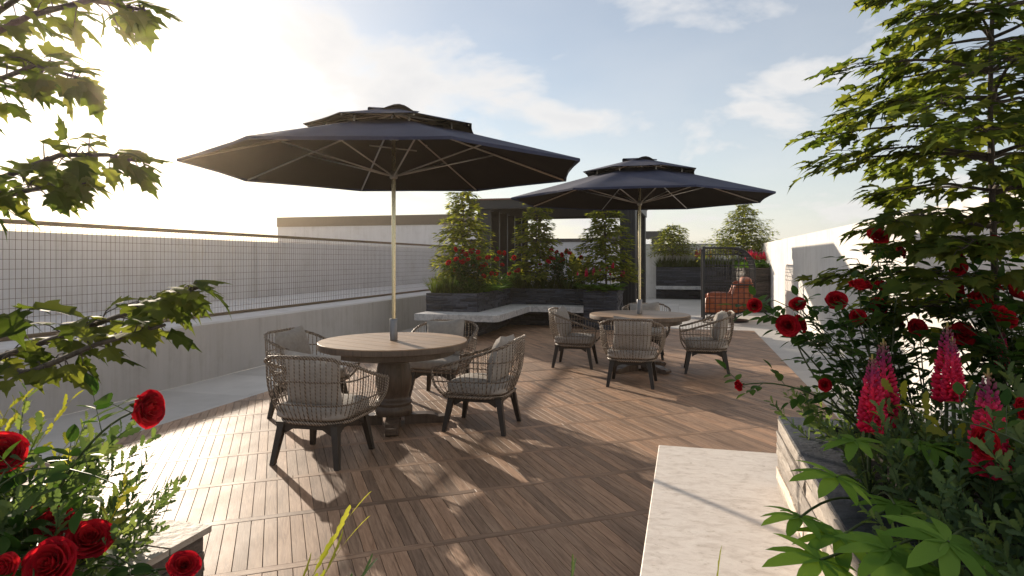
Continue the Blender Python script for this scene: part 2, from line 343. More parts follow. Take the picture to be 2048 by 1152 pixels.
# ------------------------------------------------------------------ mesh helpers
class MB:
    def __init__(s): s.v = []; s.f = []
    def add(s, vs, fs, M=None):
        o = len(s.v)
        s.v += [tuple(M @ Vector(p)) for p in vs] if M is not None else [tuple(p) for p in vs]
        s.f += [tuple(i + o for i in q) for q in fs]
        return s
    def box(s, c, d, M=None):
        x, y, z = c; a, b, e = d[0] / 2, d[1] / 2, d[2] / 2
        vs = [(x + i * a, y + j * b, z + k * e) for k in (-1, 1) for j in (-1, 1) for i in (-1, 1)]
        return s.add(vs, [(0, 2, 3, 1), (4, 5, 7, 6), (0, 1, 5, 4), (2, 6, 7, 3), (0, 4, 6, 2), (1, 3, 7, 5)], M)
    def span(s, a, b, M=None):
        return s.box([(a[i] + b[i]) / 2 for i in range(3)], [abs(b[i] - a[i]) for i in range(3)], M)
    def tube(s, pts, rad, n=6, cap=True, closed=False, squash=1.0):
        pts = [Vector(p) for p in pts]; k = len(pts)
        if not isinstance(rad, (list, tuple)): rad = [rad] * k
        o = len(s.v); ref = None
        for i, p in enumerate(pts):
            if closed: t = pts[(i + 1) % k] - pts[i - 1]
            else: t = pts[min(i + 1, k - 1)] - pts[max(i - 1, 0)]
            t = t.normalized() if t.length > 1e-9 else Vector((0, 0, 1))
            if ref is None:
                ref = Vector((0, 0, 1)) if abs(t.z) < 0.9 else Vector((1, 0, 0))
            u = ref - t * ref.dot(t)
            u = u.normalized() if u.length > 1e-6 else t.orthogonal().normalized()
            ref = u; w = t.cross(u)
            for j in range(n):
                a = 2 * math.pi * j / n
                s.v.append(tuple(p + u * (math.cos(a) * rad[i]) + w * (math.sin(a) * rad[i] * squash)))
        m = k if closed else k - 1
        for i in range(m):
            for j in range(n):
                a = o + i * n + j; b = o + i * n + (j + 1) % n
                c = o + ((i + 1) % k) * n + (j + 1) % n; d = o + ((i + 1) % k) * n + j
                s.f.append((a, b, c, d))
        if cap and not closed:
            s.f.append(tuple(o + j for j in reversed(range(n)))); s.f.append(tuple(o + (k - 1) * n + j for j in range(n)))
        return s
    def lathe(s, prof, n=32, M=None):
        vs = [(r * math.cos(2 * math.pi * j / n), r * math.sin(2 * math.pi * j / n), z) for r, z in prof for j in range(n)]
        fs = [(i * n + j, i * n + (j + 1) % n, (i + 1) * n + (j + 1) % n, (i + 1) * n + j) for i in range(len(prof) - 1) for j in range(n)]
        fs.append(tuple(reversed(range(n)))); fs.append(tuple((len(prof) - 1) * n + j for j in range(n)))
        return s.add(vs, fs, M)
    def prism(s, poly, z0, z1, bevel=0.0):
        n = len(poly)
        if bevel > 0:
            cx = sum(p[0] for p in poly) / n; cy = sum(p[1] for p in poly) / n
            ins = []
            for i in range(n):
                p0, p1, p2 = Vector(poly[i - 1]), Vector(poly[i]), Vector(poly[(i + 1) % n])
                e1 = (p1 - p0); e2 = (p2 - p1)
                if e1.length < 1e-6 or e2.length < 1e-6: ins.append((p1.x, p1.y)); continue
                e1.normalize(); e2.normalize()
                n1 = Vector((-e1.y, e1.x)); n2 = Vector((-e2.y, e2.x)); m = n1 + n2
                dd = max(0.35, 1 + n1.dot(n2))
                q = p1 + m * (bevel / dd)
                ins.append((q.x, q.y))
            vs = [(p[0], p[1], z0) for p in poly] + [(p[0], p[1], z1 - bevel) for p in poly] + [(p[0], p[1], z1) for p in ins]
            fs = [tuple(reversed(range(n))), tuple(2 * n + i for i in range(n))]
            for L in (0, 1):
                for i in range(n):
                    fs.append((L * n + i, L * n + (i + 1) % n, (L + 1) * n + (i + 1) % n, (L + 1) * n + i))
        else:
            vs = [(p[0], p[1], z0) for p in poly] + [(p[0], p[1], z1) for p in poly]
            fs = [tuple(reversed(range(n))), tuple(n + i for i in range(n))]
            for i in range(n): fs.append((i, (i + 1) % n, n + (i + 1) % n, n + i))
        return s.add(vs, fs)
    def mesh(s, name, mat, smooth=False, sharp=None):
        me = bpy.data.meshes.new(name)
        me.from_pydata(s.v, [], s.f)
        if smooth:
            me.polygons.foreach_set('use_smooth', [True] * len(me.polygons))
            if sharp: me.set_sharp_from_angle(angle=R(sharp))
        me.materials.append(MATS[mat])
        me.update()
        return me

def put(name, me, parent=None, M=None):
    o = bpy.data.objects.new(name, me)
    col.objects.link(o)
    if parent is not None: o.parent = parent
    if M is not None: o.matrix_local = M
    return o
def mk(name, mb, mat, parent=None, M=None, smooth=False, sharp=None):
    return put(name, mb.mesh(name, mat, smooth, sharp), parent, M)
def tag(o, label=None, cat=None, group=None, kind=None):
    if label: o['label'] = label
    if cat: o['category'] = cat
    if group: o['group'] = group
    if kind: o['kind'] = kind
    return o
def empty(name, loc=(0, 0, 0), rz=0.0):
    o = bpy.data.objects.new(name, None); col.objects.link(o)
    o.empty_display_size = 0.1
    o.location = loc; o.rotation_euler = (0, 0, rz)
    return o
def copy_tree(o, parent=None):
    c = o.copy(); col.objects.link(c); c.parent = parent
    for k in [x for x in ALLKIDS.get(o.name, [])]:
        copy_tree(k, c)
    return c
ALLKIDS = {}
def remember(root):
    for k in root.children_recursive:
        ALLKIDS.setdefault(k.parent.name, []).append(k)
def TR(loc=(0, 0, 0), rot=None, sc=(1, 1, 1)):
    M = Matrix.Translation(loc)
    if rot is not None: M = M @ rot.to_4x4()
    return M @ Matrix.Diagonal((sc[0], sc[1], sc[2], 1))
def frame(axis, up):
    """rotation whose +Y is axis and +Z is as near to up as can be"""
    y = axis.normalized(); x = y.cross(up)
    if x.length < 1e-4: x = y.orthogonal()
    x.normalize(); z = x.cross(y)
    return Matrix((x, y, z)).transposed()
def rv(a=1.0): return Vector((rnd.uniform(-a, a), rnd.uniform(-a, a), rnd.uniform(-a, a)))
def clip_poly(poly, rect):
    x0, x1, y0, y1 = rect
    for ax, lim, sgn in ((0, x0, 1), (0, x1, -1), (1, y0, 1), (1, y1, -1)):
        out = []
        for i in range(len(poly)):
            a, b = poly[i], poly[(i + 1) % len(poly)]
            da, db = (a[ax] - lim) * sgn, (b[ax] - lim) * sgn
            if da >= 0: out.append(a)
            if (da >= 0) != (db >= 0):
                t = da / (da - db); out.append((a[0] + (b[0] - a[0]) * t, a[1] + (b[1] - a[1]) * t))
        poly = out
        if len(poly) < 3: return []
    return poly

def slab_mesh(w, d, h, bev=0.006):
    """box with bevelled edges, centred in x,y, z from 0 to h"""
    mb = MB()
    p = lambda a, b, z: [(-a, -b, z), (a, -b, z), (a, b, z), (-a, b, z)]
    w2, d2 = w / 2, d / 2
    vs = p(w2 - bev, d2 - bev, 0) + p(w2, d2, bev) + p(w2, d2, h - bev) + p(w2 - bev, d2 - bev, h)
    fs = [(3, 2, 1, 0), (12, 13, 14, 15)]
    for L in range(3):
        for i in range(4): fs.append((L * 4 + i, L * 4 + (i + 1) % 4, L * 4 + 4 + (i + 1) % 4, L * 4 + 4 + i))
    return mb.add(vs, fs)

def stone_variants(mat, n=6):
    out = []
    for k in range(n):
        mb = MB(); q = 4
        vs = []; fs = []
        # front face as a rough grid (x: -.5...5, z: 0..1), depth along -y
        for j in range(3):
            for i in range(q + 1):
                x = -0.5 + i / q; z = j / 2.0
                e = (i in (0, q)) or (j in (0, 2))
                y = -1.0 + (0.22 if e else 0.0) + rnd.uniform(-0.22, 0.22)
                vs.append((x + (rnd.uniform(-.03, .03) if not e else 0), y, z + (rnd.uniform(-.12, .12) if j == 1 else 0)))
        for j in range(2):
            for i in range(q):
                a = j * (q + 1) + i
                fs.append((a, a + 1, a + q + 2, a + q + 1))
        base = len(vs)
        vs += [(-0.5, 0, 0), (0.5, 0, 0), (0.5, 0, 1), (-0.5, 0, 1)]
        fs.append(tuple([base, base + 1] + [i for i in range(q, -1, -1)]))
        fs.append(tuple([base + 2, base + 3] + [2 * (q + 1) + i for i in range(q + 1)]))
        fs.append((base, 0, q + 1, 2 * (q + 1), base + 3))
        fs.append((base + 1, base + 2, 2 * (q + 1) + q, (q + 1) + q, q))
        mb.add(vs, fs)
        out.append(mb.mesh('stone', mat))
    return out
STONE = {k: stone_variants(k) for k in ('slate', 'slate_brown', 'sunlit_slate')}

def clad(parent, p0, p1, z0, z1, mat, course=0.05, lmin=0.18, lmax=0.5, depth=0.022, joined=False):
    """lay rough stones on a wall face that runs from p0 to p1 (seen with its outside to the right of that direction)"""
    p0 = Vector((p0[0], p0[1], 0)); p1 = Vector((p1[0], p1[1], 0))
    u = (p1 - p0); L = u.length; u.normalize()
    nrm = Vector((u.y, -u.x, 0))
    rot = Matrix((u, -nrm, Vector((0, 0, 1)))).transposed()
    nc = max(1, round((z1 - z0) / course)); ch = (z1 - z0) / nc
    big = MB() if joined else None
    for c in range(nc):
        s = 0.0
        while s < L - 1e-3:
            l = min(rnd.uniform(lmin, lmax), L - s)
            if L - s - l < lmin * 0.6: l = L - s
            dp = depth * rnd.uniform(0.55, 1.5)
            pos = p0 + u * (s + l / 2) + Vector((0, 0, z0 + c * ch))
            M = TR(pos, rot, (l - 0.003, dp, ch - 0.003))
            me = rnd.choice(STONE[mat])
            if joined:
                big.add([v.co for v in me.vertices], [tuple(f.vertices) for f in me.polygons], M)
            else:
                put('stone', me, parent, parent.matrix_basis.inverted() @ M)
            s += l
    if joined:
        o = mk('stone_cladding', big, mat, parent, parent.matrix_basis.inverted()); o['kind'] = 'stuff'

# ================================================================== SETTING
FLOOR = -0.11                      # the terrace floor lies a step below the deck
WALL_R, WALL_L, PARAPET_L = 2.51, -6.23, -9.85
DECK = (-4.62, 1.40, 0.30, 14.62)
def in_view(p, m=60):
    x, y, d = project(p)
    return d > 0.1 and -m < x < 2048 + m and -m < y < 1152 + m

ground = mk('ground', MB().span((-70, -50, FLOOR - 6.0), (70, 90, FLOOR - 5.9)), 'plaster_grey')
tag(ground, kind='structure')
floor = mk('terrace_floor', MB().span((-6.23, -3.0, FLOOR - 0.30), (2.51, 28.4, FLOOR - 0.008)), 'grout')
tag(floor, kind='structure')
def lay_tiles():
    cells = {}
    T = 1.2
    x0, y0 = -6.23, -3.0
    nx, ny = int(8.74 / T) + 1, int(31.4 / T) + 1
    for i in range(nx):
        for j in range(ny):
            a, b = x0 + i * T, min(x0 + (i + 1) * T, 2.51); c, d = y0 + j * T, min(y0 + (j + 1) * T, 28.4)
            if b - a < 0.05 or d - c < 0.05: continue
            if a > DECK[0] and b < DECK[1] and c > DECK[2] and d < DECK[3]: continue
            w, h = b - a - 0.004, d - c - 0.004
            key = (round(w, 3), round(h, 3))
            if key not in cells: cells[key] = slab_mesh(w, h, 0.02, 0.002).mesh('tile', 'floor_tile')
            put('tile', cells[key], floor, Matrix.Translation(((a + b) / 2, (c + d) / 2, FLOOR - 0.02 + rnd.uniform(-0.0006, 0.0006))))
lay_tiles()

# ---- wooden deck
BA = R(35)
b_dir = Vector((-math.sin(BA), math.cos(BA))); s_dir = Vector((math.cos(BA), math.sin(BA)))
deck = mk('deck', MB().span((DECK[0] + 0.012, DECK[2] + 0.012, FLOOR + 0.002), (DECK[1] - 0.012, DECK[3] - 0.012, -0.021)), 'deck_base')
tag(deck, kind='structure')
def lay_deck():
    PITCH, ROW0, ROWS = 0.0697, 3.361, 0.685
    SW, GAP = 0.058, 0.0032
    Mrot = Matrix.Rotation(BA, 4, 'Z')          # local x = s_dir, local y = b_dir
    full = MB().prism([(-(PITCH - GAP) / 2, -(ROWS - SW - GAP) / 2), ((PITCH - GAP) / 2, -(ROWS - SW - GAP) / 2), ((PITCH - GAP) / 2, (ROWS - SW - GAP) / 2), (-(PITCH - GAP) / 2, (ROWS - SW - GAP) / 2)], -0.02, 0.0, 0.0009).mesh('deck_board', 'deck_wood')
    far = MB(); boards = []
    corners = [Vector((x, y)) for x in DECK[:2] for y in DECK[2:]]
    smin, smax = min(c.dot(s_dir) for c in corners), max(c.dot(s_dir) for c in corners)
    bmin, bmax = min(c.dot(b_dir) for c in corners), max(c.dot(b_dir) for c in corners)
    def w2(s, b): p = s_dir * s + b_dir * b; return (p.x, p.y)
    r0 = math.floor((bmin - ROW0) / ROWS) - 1; r1 = math.ceil((bmax - ROW0) / ROWS) + 1
    k0 = math.floor(smin / PITCH) - 1; k1 = math.ceil(smax / PITCH) + 1
    for r in range(r0, r1):
        b0 = ROW0 + r * ROWS
        lo, hi = b0 + SW / 2 + GAP / 2, b0 + ROWS - SW / 2 - GAP / 2
        for k in range(k0, k1):
            s0 = -0.0625 + k * PITCH
            q = [w2(s0 + GAP / 2, lo), w2(s0 + PITCH - GAP / 2, lo), w2(s0 + PITCH - GAP / 2, hi), w2(s0 + GAP / 2, hi)]
            cl = clip_poly(q, DECK)
            if len(cl) < 3: continue
            cx = sum(p[0] for p in cl) / len(cl); cy = sum(p[1] for p in cl) / len(cl)
            area = abs(sum(cl[i][0] * cl[(i + 1) % len(cl)][1] - cl[(i + 1) % len(cl)][0] * cl[i][1] for i in range(len(cl)))) / 2
            if area < 2e-4: continue
            boards.append((cx, cy, area > 0.9 * (PITCH - GAP) * (hi - lo), cl))
        # the batten at b0, laid in lengths
        s = smin - rnd.uniform(0, 2.0)
        while s < smax:
            l = 2.1
            q = clip_poly([w2(s + 0.001, b0 - SW / 2), w2(s + l - 0.001, b0 - SW / 2), w2(s + l - 0.001, b0 + SW / 2), w2(s + 0.001, b0 + SW / 2)], DECK)
            s += l
            if len(q) < 3: continue
            loc = [(Mrot.inverted() @ Vector((p[0], p[1], 0))).to_2d() for p in q]
            ctr = sum(loc, Vector((0, 0))) / len(loc)
            mk('batten', MB().prism([(p - ctr)[:] for p in loc], -0.02, 0.0012, 0.0025), 'deck_strip', deck, Mrot @ Matrix.Translation((ctr.x, ctr.y, 0)))
    vis = [b for b in boards if in_view((b[0], b[1], 0), 80)]
    vis.sort(key=lambda b: project((b[0], b[1], 0))[2])
    chosen = set(id(b) for b in vis[:300])
    for b in boards:
        cx, cy, whole, cl = b
        dz = rnd.uniform(-0.0004, 0.0004)
        if id(b) in chosen:
            if whole and len(cl) == 4 and abs(Vector((cl[0][0] - cl[1][0], cl[0][1] - cl[1][1])).length - (PITCH - GAP)) < 1e-3:
                put('deck_board', full, deck, Matrix.Translation((cx, cy, dz)) @ Mrot @ Matrix.Rotation(rnd.uniform(-.004, .004), 4, 'Y'))
            else:
                loc = [(Mrot.inverted() @ Vector((p[0] - cx, p[1] - cy, 0))).to_2d()[:] for p in cl]
                mk('deck_board', MB().prism(loc, -0.02, 0.0, 0.0009), 'deck_wood', deck, Matrix.Translation((cx, cy, dz)) @ Mrot)
        else:
            loc = [(Mrot.inverted() @ Vector((p[0], p[1], 0))).to_2d()[:] for p in cl]
            far.prism(loc, -0.02, dz, 0.0009)
    o = mk('decking', far, 'deck_wood', deck, Mrot); o['kind'] = 'stuff'
lay_deck()

# ---- low wall, raised ledge, mesh fence, parapet
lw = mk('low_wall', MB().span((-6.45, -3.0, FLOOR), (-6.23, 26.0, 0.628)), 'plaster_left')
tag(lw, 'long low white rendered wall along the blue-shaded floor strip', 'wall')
led = mk('raised_terrace', MB().span((-9.85, -3.0, FLOOR), (-6.452, 26.0, 0.624)), 'plaster_grey'); tag(led, kind='structure')
pw = empty('parapet_wall', (PARAPET_L, 10, 0.6)); tag(pw, 'high grey parapet wall standing behind the wire mesh fence', 'wall')
mk('wall_face', MB().span((-0.2, -16.0, -0.7), (0.0, 17.0, 1.34)), 'plaster_grey', pw)
mk('pilaster', MB().span((0.002, 3.25, 0.026), (0.09, 3.62, 1.335)), 'plaster_grey', pw)

fence = empty('wire_fence', (-7.09, 9.0, 0.628))
tag(fence, 'dark wire mesh fence on the low white wall', 'fence')
def build_fence():
    Y0, Y1 = 2.2, 20.0
    for z, h in ((0.022, 0.044), (1.29, 0.05)):
        mk('rail', slab_mesh(0.045, Y1 - Y0, h, 0.004), 'bronze_metal', fence, Matrix.Translation((0, (Y0 + Y1) / 2 - 9.0, z - h / 2)))
    post = slab_mesh(0.05, 0.05, 1.29, 0.004).mesh('post', 'bronze_metal')
    for y in (2.2, 20.0): put('post', post, fence, Matrix.Translation((0.003, y - 9.0, 0)))
    w = MB().tube([(0, 0, 0.04), (0, 0, 1.27)], 0.0032, 4, False).mesh('vertical_wire', 'bronze_metal')
    n = int((Y1 - Y0) / 0.0677)
    for i in range(1, n): put('vertical_wire', w, fence, Matrix.Translation((0.003, Y0 - 9 + i * 0.0677, 0)))
    h = MB().tube([(0, Y0 - 9, 0), (0, Y1 - 9, 0)], 0.0026, 4, False).mesh('horizontal_wire', 'bronze_metal')
    for i in range(1, 12): put('horizontal_wire', h, fence, Matrix.Translation((-0.003, 0, 0.02 + i * 0.1075)))
build_fence()

# ---- right boundary wall, back wall, far buildings
rw = mk('boundary_wall', MB().span((2.51, -3.0, FLOOR), (2.75, 28.6, 2.06)), 'plaster')
tag(rw, 'tall white rendered boundary wall catching the sun behind the roses', 'wall')
bw = empty('back_wall', (0, 28.4, FLOOR)); tag(bw, 'pale back wall closing the terrace behind the far planters', 'wall')
mk('wall_face', MB().span((-4.4, 0, 0), (2.505, 0.25, 2.25)), 'plaster', bw)
mk('coping', MB().span((-4.4, -0.03, 2.252), (2.505, 0.28, 2.30)), 'plaster_grey', bw)
bl = empty('side_wall', (0, 26.6, FLOOR)); tag(bl, 'grey wall with dark coping seen through the pergola opening', 'wall')
mk('wall_face', MB().span((-9.6, 0, 0), (-3.0, 0.25, 2.36)), 'plaster_grey', bl)
mk('coping', MB().span((-9.6, -0.04, 2.362), (-2.97, 0.29, 2.50)), 'anthracite', bl)
mk('pilaster', MB().span((-3.75, -0.06, 0), (-3.58, -0.002, 2.36)), 'plaster_grey', bl)

fb = empty('flat_roof_building', (-15, 30, FLOOR)); tag(fb, 'plain grey flat-roofed building with a brown roof band beyond the fence', 'building')
mk('wall', MB().span((-5.9, 0, -4), (4.4, 7, 3.36)), 'plaster_grey', fb)
mk('roof_band', MB().span((-5.93, -0.04, 3.362), (4.43, 7.04, 3.86)), 'coping', fb)
mk('roof_deck', MB().span((-5.7, 0.2, 3.7), (4.2, 6.8, 3.88)), 'coping', fb)
db = empty('dark_canopy_frame', (-2.2, 31.5, FLOOR)); tag(db, 'dark canopy frame showing above the back wall beside the slim pole', 'canopy')
mk('beam', MB().span((-1.5, 0, 2.62), (1.25, 0.5, 2.98)), 'anthracite', db)
mk('post', MB().span((0.62, 0.05, -0.1), (1.2, 0.45, 2.618)), 'anthracite', db)
mk('post', MB().span((-1.4, 0.05, -0.1), (-1.0, 0.45, 2.618)), 'anthracite', db)

# ---- pergola
pg = empty('pergola', (-3.3, 18.4, FLOOR)); tag(pg, 'dark slatted pergola with brown louvre screens behind the planted bench', 'pergola')
def build_pergola():
    X0, X1, Y0, Y1 = -5.45 + 3.3, -1.17 + 3.3, 16.0 - 18.4, 20.6 - 18.4
    T = 3.19
    mk('front_beam', MB().span((X0, Y0, T - 0.26), (X1, Y0 + 0.12, T - 0.04)), 'anthracite', pg)
    mk('back_beam', MB().span((X0, Y1 - 0.12, T - 0.26), (X1, Y1, T - 0.04)), 'anthracite', pg)
    mk('side_beam', MB().span((X0, Y0 + 0.122, T - 0.26), (X0 + 0.12, Y1 - 0.122, T - 0.04)), 'anthracite', pg)
    mk('side_beam', MB().span((X1 - 0.12, Y0 + 0.122, T - 0.26), (X1, Y1 - 0.122, T - 0.04)), 'anthracite', pg)
    mk('roof_panel', MB().span((X0 - 0.06, Y0 - 0.05, T - 0.038), (X1 + 0.02, Y1 + 0.05, T)), 'rust_brown', pg)
    sl = MB().box((0, 0, 0), (X1 - X0 - 0.25, 0.05, 0.14)).mesh('roof_slat', 'anthracite')
    for i in range(14):
        put('roof_slat', sl, pg, Matrix.Translation(((X0 + X1) / 2, Y0 + 0.35 + i * (Y1 - Y0 - 0.7) / 13, T - 0.13)))
    # right column block with narrow ribs
    for y in (Y0 + 0.14, Y1 - 0.55):
        cl_ = mk('column', MB().span((X1 - 0.40, y, 0), (X1 - 0.02, y + 0.40, T - 0.262)), 'anthracite', pg)
        rib = MB().box((0, 0, (T - 0.262) / 2), (0.035, 0.03, T - 0.262)).mesh('rib', 'anthracite')
        for i in range(5): put('rib', rib, cl_, Matrix.Translation((X1 - 0.37 + i * 0.08, y - 0.017, 0)))
    # left side: wide posts with slatted screens between
    n = 5
    stp = (Y1 - Y0 - 0.5) / n
    fin = MB().span((0, 0, 0), (0.34, 0.10, T - 0.262)).mesh('column', 'anthracite')
    lou = MB().box((0, 0, 0), (0.045, stp - 0.11, 0.055)).mesh('louvre', 'rust_brown')
    for i in range(n + 1):
        y = Y0 + 0.14 + i * stp
        put('column', fin, pg, Matrix.Translation((X0 + 0.2, y, 0)))
        if i < n:
            for k in range(36):
                put('louvre', lou, pg, Matrix.Translation((X0 + 0.26, y + 0.105 + (stp - 0.11) / 2, 0.06 + k * 0.0805)) @ Matrix.Rotation(R(18), 4, 'Y'))
build_pergola()

# ---- planters and stone benches
TOP = 0.845
def planter(name, label, loc, boxes, faces, mat, top, course, joined=False, base=0.0, lmin=0.18, lmax=0.5, depth=0.03):
    """boxes: list of (x0,x1,y0,y1) cores; faces: list of (p0,p1) clad runs, outside to the right"""
    root = empty(name, (loc[0], loc[1], base)); tag(root, label, 'planter')
    inv = root.matrix_basis.inverted() if False else Matrix.Translation((-loc[0], -loc[1], -base))
    core = MB(); soil = MB()
    for k, (x0, x1, y0, y1) in enumerate(boxes):
        core.span((x0, y0, base), (x1, y1, top - 0.07 - k * 0.003))
    mk('core', core, 'slate', root, inv)
    for k, (x0, x1, y0, y1) in enumerate(boxes):
        soil.span((x0 + 0.03, y0 + 0.03, top - 0.069 - k * 0.003), (x1 - 0.03, y1 - 0.03, top - 0.03 - k * 0.004))
    mk('soil', soil, 'soil', root, inv)
    root.matrix_basis = Matrix.Translation((loc[0], loc[1], base))
    for p0, p1 in faces: clad(root, p0, p1, base, top, mat, course, lmin, lmax, depth, joined=joined)
    return root
bench_planter = planter('planter', 'dark slate-clad corner planter with the stone bench built against it', (-3.95, 14.0),
    [(-5.01, -3.95, 12.09, 15.6), (-3.95, -2.14, 14.55, 15.6)],
    [((-5.01, 12.09), (-3.95, 12.09)), ((-3.95, 12.09), (-3.95, 14.55)), ((-3.95, 14.55), (-2.14, 14.55))], 'slate', TOP, 0.052)
cube_planter = planter('planter', 'square dark slate planter of ferns at the end of the bench', (-1.78, 14.4),
    [(-2.137, -1.43, 13.97, 15.1)], [((-2.137, 13.97), (-1.43, 13.97)), ((-1.43, 13.97), (-1.43, 15.1))], 'slate', TOP, 0.052)
def rim(root, x0, x1, y0, y1, top, mat, w=0.05):
    inv = root.matrix_basis.inverted()
    e = 0.002
    for a, b in (((x0, y0, top - 0.05), (x1, y0 + w, top)), ((x0, y1 - w, top - 0.05), (x1, y1, top)),
                 ((x0, y0 + w + e, top - 0.05), (x0 + w, y1 - w - e, top)), ((x1 - w, y0 + w + e, top - 0.05), (x1, y1 - w - e, top))):
        mk('rim', MB().span(a, b), mat, root, inv)
rim(bench_planter, -5.01, -3.95, 12.09, 15.6, TOP - 0.004, 'slate')
rim(bench_planter, -3.945, -2.14, 14.55, 15.6, TOP - 0.004, 'slate')
rim(cube_planter, -2.135, -1.43, 13.97, 15.1, TOP - 0.004, 'slate')

def build_bench():
    root = empty('stone_bench', (-3.6, 12.6, 0.36)); tag(root, 'L-shaped mottled grey stone bench slab floating off the slate planter', 'bench')
    inv = Matrix.Translation((3.6, -12.6, -0.36))
    z0, z1 = 0.355, 0.48
    a = MB().prism([(-4.98, 11.42), (-3.42, 11.42), (-3.335, 11.50), (-3.335, 12.06), (-4.98, 12.06)], z0, z1, 0.006)
    mk('seat', a, 'bench_stone', root, inv)
    b = MB().prism([(-3.92, 12.063), (-3.335, 12.063), (-3.335, 13.93), (-3.30, 13.96), (-3.30, 14.52), (-3.92, 14.52)], z0, z1, 0.006)
    mk('seat', b, 'bench_stone', root, inv)
    c = MB().prism([(-3.298, 13.96), (-2.142, 13.96), (-2.142, 14.52), (-3.298, 14.52)], z0, z1, 0.006)
    mk('seat', c, 'bench_stone', root, inv)
build_bench()

far_planter = planter('planter', 'long slate planter of low shrubs against the back wall', (0.2, 27.9),
    [(-1.20, 2.45, 27.72, 28.38)], [((-1.20, 27.72), (2.45, 27.72))], 'slate', 1.215, 0.06, True, FLOOR, 0.3, 0.8)
fbench = mk('far_bench', slab_mesh(1.9, 0.5, 0.13, 0.006), 'bench_stone', None, Matrix.Translation((-0.25, 27.42, 0.30)))
tag(fbench, 'pale stone bench slab under the planter at the back wall', 'bench')
corner_planter = planter('planter', 'tall brown slate planter in the corner by the white wall', (2.1, 23.5),
    [(1.79, 2.48, 21.2, 27.3)], [((1.79, 21.2), (2.48, 21.2)), ((1.79, 27.3), (1.79, 21.2))], 'slate_brown', 1.26, 0.06, True, FLOOR, 0.3, 0.8)

RZ = 0.768
near_right = planter('planter', 'sunlit stone-clad planter of roses and lupins in the near corner', (1.3, 1.5),
    [(0.42, 2.3, -0.4, 3.22)], [((0.42, 3.22), (0.42, -0.4))], 'sunlit_slate', RZ, 0.055, False, 0.0, 0.35, 0.9, 0.014)
def near_rims():
    inv = near_right.matrix_basis.inverted()
    for i in range(8):
        y1 = 3.245 - i * 0.46
        mk('coping', MB().span((0.418, y1 - 0.457, RZ - 0.045), (0.575, y1, RZ + 0.004 + 0.0015 * (i % 3))), 'slate', near_right, inv)
    for i in range(4):
        x0 = 0.578 + i * 0.44
        mk('coping', MB().span((x0, 3.09, RZ - 0.045), (x0 + 0.437, 3.245, RZ + 0.003 + 0.0015 * (i % 2))), 'slate', near_right, inv)
near_rims()
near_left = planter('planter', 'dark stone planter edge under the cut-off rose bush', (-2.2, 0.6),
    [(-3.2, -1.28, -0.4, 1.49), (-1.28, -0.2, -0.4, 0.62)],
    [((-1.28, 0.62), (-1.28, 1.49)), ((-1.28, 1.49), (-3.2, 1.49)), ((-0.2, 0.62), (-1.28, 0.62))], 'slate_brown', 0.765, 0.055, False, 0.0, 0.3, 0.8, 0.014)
def near_left_rims():
    inv = near_left.matrix_basis.inverted()
    for i in range(5):
        x1 = -1.262 - i * 0.39
        mk('coping', MB().span((x1 - 0.387, 1.365, 0.752), (x1, 1.512, 0.769 + 0.0015 * (i % 3))), 'sunlit_slate', near_left, inv)  # pale colour carries the sunlit look of the slate top
    for i in range(3):
        mk('coping', MB().span((-1.39, 1.362 - (i + 1) * 0.26, 0.752), (-1.262, 1.362 - i * 0.26 - 0.003, 0.768 + 0.001 * i)), 'sunlit_slate', near_left, inv)
near_left_rims()
ts = mk('travertine_bench', slab_mesh(1.55, 4.1, 0.12, 0.004), 'travertine', None, Matrix.Translation((0.627, 1.725, 0.33)))
tag(ts, 'pale pitted travertine seat slab beside the sunlit planter', 'bench')
tsb = mk('bench_plinth', MB().span((0.0, -0.3, 0.001), (0.38, 3.6, 0.328)), 'slate'); tag(tsb, 'dark plinth carrying the travertine seat slab', 'plinth')

# ================================================================== FURNITURE
def pillow_mesh(w, h, t, mat, n=10, name='pillow'):
    vs = []; fs = []
    for sgn in (1, -1):
        for j in range(n + 1):
            for i in range(n + 1):
                u, v = -1 + 2 * i / n, -1 + 2 * j / n
                pinch = 1 - 0.10 * (1 - u * u) * 0 - 0.07 * (abs(u) ** 2) * (1 - abs(v)) - 0.07 * (abs(v) ** 2) * (1 - abs(u))
                th = t / 2 * (max(0, 1 - u ** 4) ** 0.6) * (max(0, 1 - v ** 4) ** 0.6)
                wob = 0.012 * math.sin(5 * u + 2 * v + w * 40) * (1 - u * u) * (1 - v * v)
                vs.append((u * w / 2 * pinch, sgn * th + wob, v * h / 2 * pinch))
    m = (n + 1) ** 2
    for s in (0, 1):
        for j in range(n):
            for i in range(n):
                a = s * m + j * (n + 1) + i
                q = (a, a + 1, a + n + 2, a + n + 1)
                fs.append(q if s == 1 else tuple(reversed(q)))
    return MB().add(vs, fs).mesh(name, mat, True)
